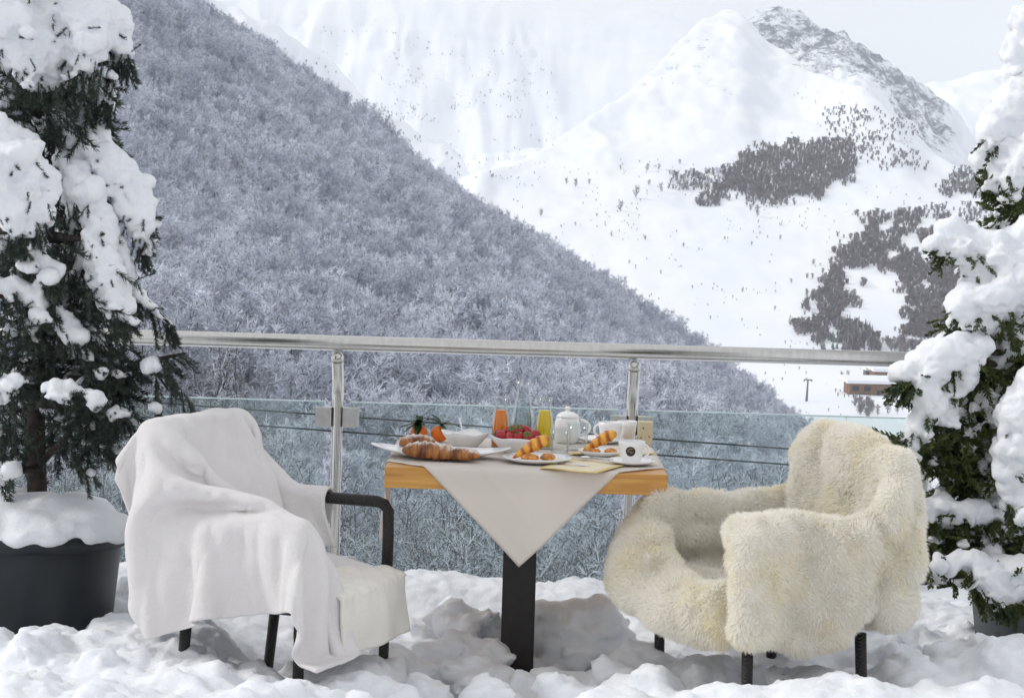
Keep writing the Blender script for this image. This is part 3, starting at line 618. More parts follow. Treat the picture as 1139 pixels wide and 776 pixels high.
# --- croissants
crust = bpy.data.materials.new('croissant crust'); crust.use_nodes = True; T = NT(crust.node_tree); b = T.n['Principled BSDF']; b.inputs['Roughness'].default_value = .42
tc = T.add('ShaderNodeTexCoord'); n1 = T.add('ShaderNodeTexNoise', Scale=28, Detail=5); mp = T.add('ShaderNodeMapping'); mp.inputs['Scale'].default_value = (2.2, .6, .6); T.link(tc.outputs['Object'], mp.inputs[0]); T.link(mp.outputs[0], n1.inputs[0])
r1 = T.add('ShaderNodeValToRGB'); T.link(n1.outputs['Fac'], r1.inputs[0]); e = r1.color_ramp.elements; e[0].position = .36; e[1].position = .68; e[0].color = (.10, .024, .006, 1); e[1].color = (.46, .18, .04, 1)
n2 = T.add('ShaderNodeTexNoise', Scale=26, Detail=6, Roughness=.7); T.link(tc.outputs['Object'], n2.inputs[0]); ge = T.add('ShaderNodeNewGeometry'); sx = T.add('ShaderNodeSeparateXYZ'); T.link(ge.outputs['Normal'], sx.inputs[0])
mm = T.add('ShaderNodeMath', operation='MULTIPLY_ADD'); mm.inputs[1].default_value = .42; T.link(sx.outputs['Z'], mm.inputs[0]); T.link(n2.outputs['Fac'], mm.inputs[2])
mr = T.add('ShaderNodeMapRange', interpolation_type='SMOOTHSTEP'); mr.inputs[1].default_value = .74; mr.inputs[2].default_value = .95; mr.inputs[4].default_value = .8; T.link(mm.outputs[0], mr.inputs[0])
mx = T.add('ShaderNodeMix', data_type='RGBA'); T.link(mr.outputs[0], mx.inputs[0]); T.link(r1.outputs[0], mx.inputs[6]); mx.inputs[7].default_value = (.82, .78, .74, 1); T.link(mx.outputs[2], b.inputs['Base Color'])
bp = T.add('ShaderNodeBump', Strength=.5, Distance=.004); T.link(n1.outputs['Fac'], bp.inputs['Height']); T.link(bp.outputs[0], b.inputs['Normal'])
def croissant_mesh(L, R, bend=.35, turns=7, n=26, K=72):
    V = []
    for i in range(K+1):
        t = i/K*2-1; a = t*bend; x = math.sin(a)/bend*L/2; y = -(1-math.cos(a))/bend*L/2
        env = max(.0, 1-abs(t)**2.4)**.62; ph = (t*turns/2+.5) % 1.0; st = 1-.20*ph if t > 0 else 1-.20*(1-ph)
        rr = R*(.10+.9*env)*st if 0 < i < K else .001
        for k in range(n):
            an = 2*PI*k/n; c, s = math.cos(an), math.sin(an); z = rr*s*.86; z = max(z, -rr*.55)
            V.append((x-math.sin(a)*0+c*rr*math.sin(a)*-1*0, y+c*rr, z+R*.5*.9))
    Fc = [(i*n+k, i*n+(k+1) % n, (i+1)*n+(k+1) % n, (i+1)*n+k) for i in range(K) for k in range(n)]; return V, Fc
for (px, py, L, R, rz, bend, lab, dz) in ((478, 508, .155, .034, -.12, .5, 'large golden croissant dusted with sugar lying at the front of the platter', .0), (513, 510, .12, .025, -.28, .4, 'smaller dark croissant at the right end of the platter', .0), (463, 498, .12, .031, .5, .4, 'croissant under thick powdered sugar at the back left of the platter', .004)):
    V, Fc = croissant_mesh(L, R, bend); o = meshobj('croissant', V, Fc, crust); o.location = on_t(px, py, .007+dz)+Vector((0, 0, 0)); o.rotation_euler = (.05, -.04 if px > 500 else .05, rz); tag(o, lab, 'croissant', 'croissants on the platter')
# --- tangerines with leaves
peel = mat('tangerine peel', (.80, .17, .012), .38, .12, 20, bump=.25, bscale=160); leafm = mat('glossy citrus leaf', (.02, .055, .014), .35, .4, 25)
for i, (px, py, R, lab) in enumerate(((466, 490, .026, 'orange tangerine with upright dark leaves, left one behind the croissants'), (489, 491, .0265, 'orange tangerine beside the white sauce bowl, right one behind the croissants'))):
    q = on_t(px, py, 0); t = thing('tangerine', lab, 'tangerine', q, 'tangerines behind the croissants')
    m = MB(); m.ico((0, 0, R*.9), R, 4, .02, 8, (1, 1, .9), seed=i); m.build('fruit', peel, t)
    r = np.random.default_rng(3+i); m = MB(); m.tube([(0, 0, R*1.7), (.004, 0, R*2.1)], .0022, 6)
    for k in range(15 if i == 0 else 7):
        an = r.uniform(0, 6.28) if k > 1 or i else 1.4+k; el = r.uniform(-.35, .8) if k > 1 or i else 1.15; L = r.uniform(.045, .068); d = Vector((math.cos(an)*math.cos(el), math.sin(an)*math.cos(el), math.sin(el))); sd_ = d.cross(Vector((0, 0, 1))).normalized(); nn = sd_.cross(d); o0 = Vector((.002, 0, R*1.85)); Vv = []; 
        for j in range(7):
            tt = j/6; w_ = .0085*math.sin(PI*min(1, tt*.92+.08))**.8; c = o0+d*L*tt+Vector((0, 0, -.02*tt*tt)); Vv += [c-sd_*w_+nn*.003, c, c+sd_*w_+nn*.003]
        m.add(Vv, [(3*j+c_, 3*j+c_+1, 3*j+c_+4, 3*j+c_+3) for j in range(6) for c_ in (0, 1)])
    m.build('leaves', leafm, t)
# --- square bowls with wavy rims
def bowl_mesh(w, h, wave=.006, n=48, flare=1.0):
    def fx(v, a):
        c = abs(math.cos(2*a)); k = 1+.09*(1-c)**0+.12*(1-abs(math.sin(2*a)))*0; sq = 1/(abs(math.cos(a))**5+abs(math.sin(a))**5)**.2; rr = math.hypot(v.x, v.y)/(w/2)
        s = 1+(sq-1)*min(1, rr*1.1); return Vector((v.x*s, v.y*s, v.z+wave*math.cos(4*a+PI)*max(0, rr-.4)))
    m = MB(); R = w/2; m.lathe([(R*.42, 0), (R*.5, .001), (R*.72, h*.35), (R*.9, h*.72), (R, h), (R*.975, h+.002), (R*.86, h*.72), (R*.68, h*.37), (R*.45, .007), (1e-7, .006)], n, fx=fx); return m
q = on_t(517, 498); sb = bowl_mesh(.118, .044, .007).build('sauce_bowl', china); sb.location = q; sb.rotation_euler = (0, 0, .5); tag(sb, 'white square china bowl with a spoon standing in it, beside the tangerines', 'bowl')
steelc = mat('polished cutlery steel', (.75, .75, .76), .14, .03, 20, metal=1)
m = MB(); m.tube([(0, 0, .0), (-.006, 0, .04), (-.012, 0, .066)], [.003, .0022, .0034], 8); m.ico((0, 0, -.006), .012, 2, sc=(1, .55, 1.2)); sp_ = m.build('spoon', mat('white porcelain spoon', (.85, .85, .86), .2)); sp_.location = q+Vector((-.003, 0, .02)); sp_.rotation_euler = (0, -.05, 0); tag(sp_, 'small white spoon standing upright in the square bowl', 'spoon')
q = on_t(575, 504); fb = bowl_mesh(.125, .045, .004).build('fruit_bowl', china); fb.location = q; fb.rotation_euler = (0, 0, .75); tag(fb, 'white wavy rimmed china bowl full of strawberries in front of the water carafe', 'bowl')
straw = bpy.data.materials.new('strawberry skin'); straw.use_nodes = True; T = NT(straw.node_tree); b = T.n['Principled BSDF']; b.inputs['Roughness'].default_value = .3
tc = T.add('ShaderNodeTexCoord'); vo = T.add('ShaderNodeTexVoronoi', Scale=260); T.link(tc.outputs['Object'], vo.inputs[0]); rp = T.add('ShaderNodeValToRGB'); T.link(vo.outputs['Distance'], rp.inputs[0]); rp.color_ramp.elements[0].color = (.55, .18, .06, 1); rp.color_ramp.elements[1].color = (.36, .012, .018, 1); rp.color_ramp.elements[1].position = .22; T.link(rp.outputs[0], b.inputs['Base Color'])
bp = T.add('ShaderNodeBump', Strength=.4, Distance=.001); T.link(vo.outputs['Distance'], bp.inputs['Height']); T.link(bp.outputs[0], b.inputs['Normal'])
cal = mat('strawberry calyx', (.08, .18, .03), .6, .3, 30)
r = np.random.default_rng(8); k = 0
for (dx_, dy_, dz_) in ((-.043, -.012, .05), (-.02, -.03, .048), (.004, -.034, .047), (.028, -.03, .048), (.046, -.006, .052), (-.03, .016, .056), (.0, .0, .06), (.026, .012, .062), (-.048, .02, .05), (.01, .034, .06), (-.012, -.012, .063)):
    t = thing('strawberry', 'red strawberry heaped with others in the white wavy bowl', 'strawberry', q+Vector((dx_, dy_, dz_)), 'strawberries in the bowl'); t.rotation_euler = (r.uniform(-1.6, 1.6), r.uniform(-1.6, 1.6), r.uniform(0, 6)); k += 1
    m = MB(); m.lathe([(1e-7, -.021), (.005, -.018), (.0115, -.008), (.0155, .004), (.0145, .012), (.009, .0165), (1e-7, .0175)], 18); m.build('berry', straw, t)
    m = MB()
    for a in range(6):
        c, s = math.cos(a*PI/3), math.sin(a*PI/3); m.add([(0, 0, .018), (c*.006-s*.003, s*.006+c*.003, .0185), (c*.014, s*.014, .0165), (c*.006+s*.003, s*.006-c*.003, .0185)], [(0, 1, 2, 3)])
    m.tube([(0, 0, .018), (.002, 0, .024)], .001, 5); m.build('calyx', cal, t)
# --- carafes: glass, contents
cg = bpy.data.materials.new('clear glassware'); cg.use_nodes = True; T = NT(cg.node_tree); out = T.n['Material Output']; T.n.remove(T.n['Principled BSDF'])
tr = T.add('ShaderNodeBsdfTransparent'); tr.inputs[0].default_value = (.96, .975, .975, 1); gl = T.add('ShaderNodeBsdfGlossy', Roughness=.08); lw = T.add('ShaderNodeLayerWeight', Blend=.25); lw.inputs['Blend'].default_value = .5; m3 = T.add('ShaderNodeMath', operation='POWER'); m3.inputs[1].default_value = 1.7; T.link(lw.outputs['Facing'], m3.inputs[0]); mq = T.add('ShaderNodeMath', operation='MULTIPLY_ADD'); mq.inputs[1].default_value = .62; mq.inputs[2].default_value = .02; T.link(m3.outputs[0], mq.inputs[0])
mx = T.add('ShaderNodeMixShader'); T.link(mq.outputs[0], mx.inputs[0]); T.link(tr.outputs[0], mx.inputs[1]); T.link(gl.outputs[0], mx.inputs[2]); T.link(mx.outputs[0], out.inputs[0])
def liquid(name, col, trans=0): return mat(name, col, .08, .03, 20, trans=trans, ior=1.33, spec=.4)
watm = bpy.data.materials.new('water'); watm.use_nodes = True; T = NT(watm.node_tree); out = T.n['Material Output']; T.n.remove(T.n['Principled BSDF']); tr = T.add('ShaderNodeBsdfTransparent'); tr.inputs[0].default_value = (.88, .92, .93, 1); gl = T.add('ShaderNodeBsdfGlossy', Roughness=.04); mx = T.add('ShaderNodeMixShader'); lw = T.add('ShaderNodeLayerWeight', Blend=.5); m3 = T.add('ShaderNodeMath', operation='POWER'); m3.inputs[1].default_value = 2.2; T.link(lw.outputs['Facing'], m3.inputs[0]); mq = T.add('ShaderNodeMath', operation='MULTIPLY_ADD'); mq.inputs[1].default_value = .6; mq.inputs[2].default_value = .07; T.link(m3.outputs[0], mq.inputs[0]); T.link(mq.outputs[0], mx.inputs[0]); T.link(tr.outputs[0], mx.inputs[1]); T.link(gl.outputs[0], mx.inputs[2]); T.link(mx.outputs[0], out.inputs[0])
def carafe(name, label, px, py, prof, fill, lm, lname):
    q = on_t(px, py); t = thing(name, label, 'carafe', q)
    th = .0022; inner = [(max(r_-th, 1e-7), z+ (.005 if i == 0 else 0)) for i, (r_, z) in enumerate(prof)]
    m = MB(); m.lathe([(1e-7, 0)]+prof+inner[::-1]+[(1e-7, .005)], 40); m.build('glass_body', cg, t)
    pz = [z for r_, z in prof]; pr = [r_ for r_, z in prof]
    zs = np.linspace(.0056, fill, 14); m = MB(); m.lathe([(1e-7, .0056)]+[(float(np.interp(z, pz, pr))-th-.0004, float(z)) for z in zs]+[(1e-7, fill)], 36); m.build(lname, lm, t); return t
jp = [(.0235, 0), (.0262, .004), (.0268, .03), (.0262, .06), (.0235, .085), (.0195, .105), (.0178, .12), (.0182, .132), (.0215, .152)]
carafe('juice_carafe', 'small glass carafe of orange juice standing left of the water carafe', 556, 499, [(r_*1.0, z*1.0) for r_, z in jp], .112, liquid('orange juice', (.95, .25, .003)), 'juice')
carafe('juice_carafe', 'small glass carafe of bright yellow juice standing right of the water carafe', 605, 498, [(r_*1.02, z*.97) for r_, z in jp], .109, liquid('yellow juice', (.95, .66, .008)), 'juice')
carafe('water_carafe', 'tall clear glass carafe of water behind the bowl of strawberries', 580.5, 495, [(.031, 0), (.0355, .006), (.036, .04), (.034, .075), (.0275, .11), (.0215, .14), (.019, .155), (.0195, .168), (.0235, .19)], .135, watm, 'water')
# --- tumblers
for (px, py, R, H, lab) in ((622, 507, .0275, .08, 'empty clear drinking glass nearest the front, beside the pastry plate'), (642, 500, .031, .078, 'empty clear drinking glass standing in front of the white teapot')):
    m = MB(); m.lathe([(1e-7, 0), (R*.86, 0), (R*.9, .003), (R*.97, H*.5), (R, H), (R-.0018, H), (R*.97-.002, H*.5), (R*.88-.001, .010), (1e-7, .009)], 40); o = m.build('drinking_glass', cg); o.location = on_t(px, py); tag(o, lab, 'glass', 'empty drinking glasses')
# --- plates of pastry
pastry = bpy.data.materials.new('orange glazed pastry'); pastry.use_nodes = True; T = NT(pastry.node_tree); b = T.n['Principled BSDF']; b.inputs['Roughness'].default_value = .35
tc = T.add('ShaderNodeTexCoord'); wv = T.add('ShaderNodeTexWave', Scale=11, Distortion=7, Detail=3); T.link(tc.outputs['Object'], wv.inputs[0]); rp = T.add('ShaderNodeValToRGB'); T.link(wv.outputs['Fac'], rp.inputs[0]); rp.color_ramp.elements[0].color = (.42, .09, .010, 1); rp.color_ramp.elements[1].color = (.84, .42, .05, 1); rp.color_ramp.elements[1].position = .75; T.link(rp.outputs[0], b.inputs['Base Color'])
bp = T.add('ShaderNodeBump', Strength=.5, Distance=.003); T.link(wv.outputs['Fac'], bp.inputs['Height']); T.link(bp.outputs[0], b.inputs['Normal'])
biscuit = mat('golden biscuit', (.62, .25, .045), .5, .4, 60, bump=.5, bscale=90)
for (px, py, R, s, where) in ((597, 514, .096, 1, 'front'), (667, 507, .062, .95, 'back')):
    q = on_t(px, py); pl = plate_mesh(R, .014).build('plate', china); pl.location = q
    tag(pl, 'round white plate of pastries at the front middle of the table' if s == 1 else 'small round white plate of pastries behind the espresso cup', 'plate', 'pastry plates')
    V, Fc = croissant_mesh(.115*s, .028*s, .15, 6); V = np.array(V); V[:, 2] += .0; tp = np.clip((V[:, 0]/(.0575*s)+1)/2, 0, 1); cz_ = .011; V[:, 1] *= .35+.75*tp; V[:, 2] = (V[:, 2]-cz_)*(.4+.8*tp)+cz_
    o = meshobj('pastry', V, Fc, pastry); o.location = q+Vector((-.012*s, .015, .0265)) if s == 1 else q+Vector((.004, .012, .029)); o.rotation_euler = (0, -.50, .25 if s == 1 else .18)
    tag(o, 'striped orange pastry horn leaning up on the %s' % ('front plate' if s == 1 else 'plate behind the espresso cup'), 'pastry', 'pastries on the plates')
    for i, (dx_, dy_) in enumerate(((-.02, -.022), (.03, -.012)) if s == 1 else ((-.022, -.015), (.028, -.02))):
        m = MB(); m.ico((0, 0, .010), .024*s, 3, .3, 9, (1.05, .8, .42), seed=i+int(10*s)); o = m.build('biscuit', biscuit); o.location = q+Vector((dx_, dy_, .005)); o.rotation_euler = (0, 0, i)
        tag(o, 'crumbly golden biscuit on the %s, %s of the pastry horn' % ('front plate' if s == 1 else 'plate behind the espresso cup', 'left foot' if i == 0 else 'right'), 'biscuit', 'biscuits on the plates')
# --- teapot
q = on_t(630.5, 496); q = on_z(630.5, 492, CZ); t = thing('teapot', 'squat white china teapot with knobbed lid behind the drinking glasses', 'teapot', q)
m = MB(); m.lathe([(1e-7, 0), (.030, 0), (.034, .003), (.039, .02), (.0405, .04), (.038, .06), (.034, .072), (.0325, .076), (1e-7, .076)], 40); m.build('body', china, t)
m = MB(); m.lathe([(1e-7, .075), (.034, .0755), (.0345, .078), (.03, .084), (.018, .091), (.0055, .0935), (.005, .097), (.0085, .1005), (.0085, .104), (.005, .1075), (1e-7, .1085)], 36); m.build('lid', china, t)
m = MB(); m.tube([Vector((.034+.032*math.sin(a)**1.0, 0, .046+.023*math.cos(a))) for a in np.linspace(.12, PI-.12, 16)], [.0045]*16, 10); m.build('handle', china, t)
m = MB(); m.tube([(-.034, 0, .03), (-.048, 0, .042), (-.054, 0, .06), (-.062, 0, .074)], [.012, .009, .0065, .006], 14); m.build('spout', china, t)
# --- cups
def cup(name, label, q, R, H, hs, hr=.016, prof=None, group=None):
    t = thing(name, label, 'cup', q, group)
    m = MB(); m.lathe([(1e-7, 0), (R*.62, 0), (R*.66, .002), (R*.7, .005), (R*.86, H*.4), (R*.96, H*.75), (R, H), (R-.0022, H+.0006), (R*.93, H*.72), (R*.82, H*.4), (R*.6, .012), (1e-7, .011)], 40); m.build('bowl', china, t)
    m = MB(); m.tube([Vector((hs*(R*.88+hr*.98*math.sin(a)), 0, H*.55+hr*math.cos(a)*1.05)) for a in np.linspace(.1, PI-.1, 16)], .0034, 8); m.build('handle', china, t); return t
# large cups on saucers at the back
q1 = on_z(655, 494, CZ); sa = plate_mesh(.072, .012).build('saucer', china); sa.location = on_z(668, 492, CZ); tag(sa, 'white saucer beneath the large white cup beside the teapot', 'saucer')
cup('tea_cup', 'large white cup with its handle to the left, beside the teapot', sa.location+Vector((.028, .0, .0062)), .037, .056, -1, .016)
cup('tea_cup', 'white cup mostly hidden behind the steel post and pastries', on_z(697, 490, CZ), .030, .060, -1, .010)
m = MB(); m.box((0, 0, .033), (.044, .03, .066), bev=.001); bx = m.build('sachet_box', mat('cream card', (.62, .55, .36), .6, .08, 15), smooth=False); bx.location = on_z(717, 493, CZ); tag(bx, 'small cream card sachet box standing on the back right of the table', 'box')
for (a, c_) in ((-.006, .045), (.012, .02), (-.012, .016)):
    m = MB(); m.add([(a-.003, -.0158, c_), (a+.003, -.0158, c_), (a, -.0158, c_+.006)], [(0, 1, 2)]); m.build('printed_mark', mat('brown print', (.12, .06, .03), .6), bx, smooth=False)
# espresso cup in front
q = on_t(702, 516); sa = plate_mesh(.066, .010).build('saucer', china); sa.location = q; tag(sa, 'white saucer beneath the espresso cup at the right front corner', 'saucer')
ec = cup('espresso_cup', 'white espresso cup with a round dark emblem, at the right front corner', q+Vector((0, 0, .006)), .037, .058, 1, .0155)
ec.children[0].rotation_euler = (0, 0, 0)
cf = mat('crema', (.22, .1, .04), .3); m = MB(); m.lathe([(1e-7, .0488), (.0335, .0485)], 32); m.build('coffee', cf, ec)
# emblem wrapped on the cup wall: dark disc with a pale curved stroke
def wrap(pts2, off):                         # (u, v) metres on the wall -> local point
    out_ = []
    for (u_, v_) in pts2:
        z = .032+v_; rr = float(np.interp(z, [.005, .0232, .0435, .058], [.0259, .0318, .0355, .037]))+off; a = -PI/2-.14+u_/.034; out_.append(Vector((rr*math.cos(a), rr*math.sin(a), z)))
    return out_
m = MB(); n = 28; V2 = [(0, 0)]; Fc = []
for ring in (.35, .7, 1):
    V2 += [(.0135*ring*math.cos(2*PI*k/n), .0135*ring*math.sin(2*PI*k/n)) for k in range(n)]
for k in range(n): Fc.append((0, 1+k, 1+(k+1) % n))
for j in range(2):
    for k in range(n): Fc.append((1+j*n+k, 1+j*n+(k+1) % n, 1+(j+1)*n+(k+1) % n, 1+(j+1)*n+k))
m.add(wrap(V2, .0006), Fc); eo = m.build('emblem', mat('dark brown print', (.03, .022, .015), .35), ec)
m = MB()
for (x0, y0, x1, y1, w_) in ((-.008, .0035, .006, .0065, .0015), (-.009, -.001, .004, -.003, .0012), (.0, -.006, .008, -.002, .0012)):
    K = 8; pts_ = [(x0+(x1-x0)*i/K, y0+(y1-y0)*i/K+.002*math.sin(PI*i/K)) for i in range(K+1)]
    m.add(wrap([(a, b_-w_/2) for a, b_ in pts_]+[(a, b_+w_/2) for a, b_ in pts_], .0011), [(i, i+1, K+2+i, K+1+i) for i in range(K)])
m.build('emblem_stroke', mat('gold print', (.5, .42, .26), .4), eo)
def spoon_mesh(L):
    m = MB(); m.tube([(0, 0, .002), (L*.3, 0, .004), (L*.7, 0, .005)], [.0025, .0016, .002], 8); m.ico((L*.84, 0, .004), L*.16, 2, sc=(1, .62, .25)); return m
o = spoon_mesh(.105).build('spoon', steelc); o.location = q+Vector((-.052, -.028, .0125)); o.rotation_euler = (0, .04, 2.55); tag(o, 'small steel spoon lying on the saucer of the espresso cup', 'spoon')
# --- paper napkins with yellow hems, fork
nap = mat('cream paper napkin', (.80, .70, .50), .8, .05, 20); yel = mat('yellow napkin hem', (.72, .56, .24), .8, .08, 30)
def napkin(label, P4, hem=.012):
    P4 = [Vector(p_) for p_ in P4]; K = 12; V = []; 
    for i in range(K+1):
        for j in range(K+1):
            a, b_ = i/K, j/K; p_ = (P4[0]*(1-a)+P4[1]*a)*(1-b_)+(P4[3]*(1-a)+P4[2]*a)*b_; p_.z += .0012+.0015*math.sin(a*7+b_*5)*a*(1-a)*4; V.append(p_)
    c = sum(P4, Vector())/4; t = thing('napkin', label, 'napkin', c, 'napkins with yellow hems'); V = [v-c for v in V]
    Fi = [(i*(K+1)+j, (i+1)*(K+1)+j, (i+1)*(K+1)+j+1, i*(K+1)+j+1) for i in range(K) for j in range(K)]
    inn = [f for n_, f in enumerate(Fi) if 0 < n_ % K < K-1 and 0 < n_//K < K-1]; hm = [f for f in Fi if f not in inn]
    for nm, ff, mt in (('sheet', inn, nap), ('hem', hm, yel)):
        o = meshobj(nm, V, ff, mt, t); s = o.modifiers.new('thickness', 'SOLIDIFY'); s.thickness = .0012; s.offset = 1
    return t
napkin('cream napkin with yellow hem sticking out towards the front edge, under the fork', [on_t(600, 521, .001), on_t(664, 526.5, .001), on_t(694, 518, .001), on_t(632, 510, .001)])
napkin('cream napkin with yellow hem under the pastry plate behind the espresso cup', [on_t(632, 505, .001), on_t(690, 509, .001), on_t(732, 504, .001), on_t(655, 499, .001)])
m = MB(); m.tube([(0, 0, .002), (.05, 0, .004), (.09, 0, .003)], [.0028, .0018, .002], 8); m.box((.102, 0, .003), (.026, .016, .0016))
for k in range(4): m.tube([(.114, -.006+.004*k, .003), (.14, -.006+.004*k, .0055)], .0011, 6)
o = m.build('fork', steelc); o.location = on_t(655, 519, .003); o.rotation_euler = (0, 0, 2.75); tag(o, 'small steel fork lying on the front napkin', 'fork')
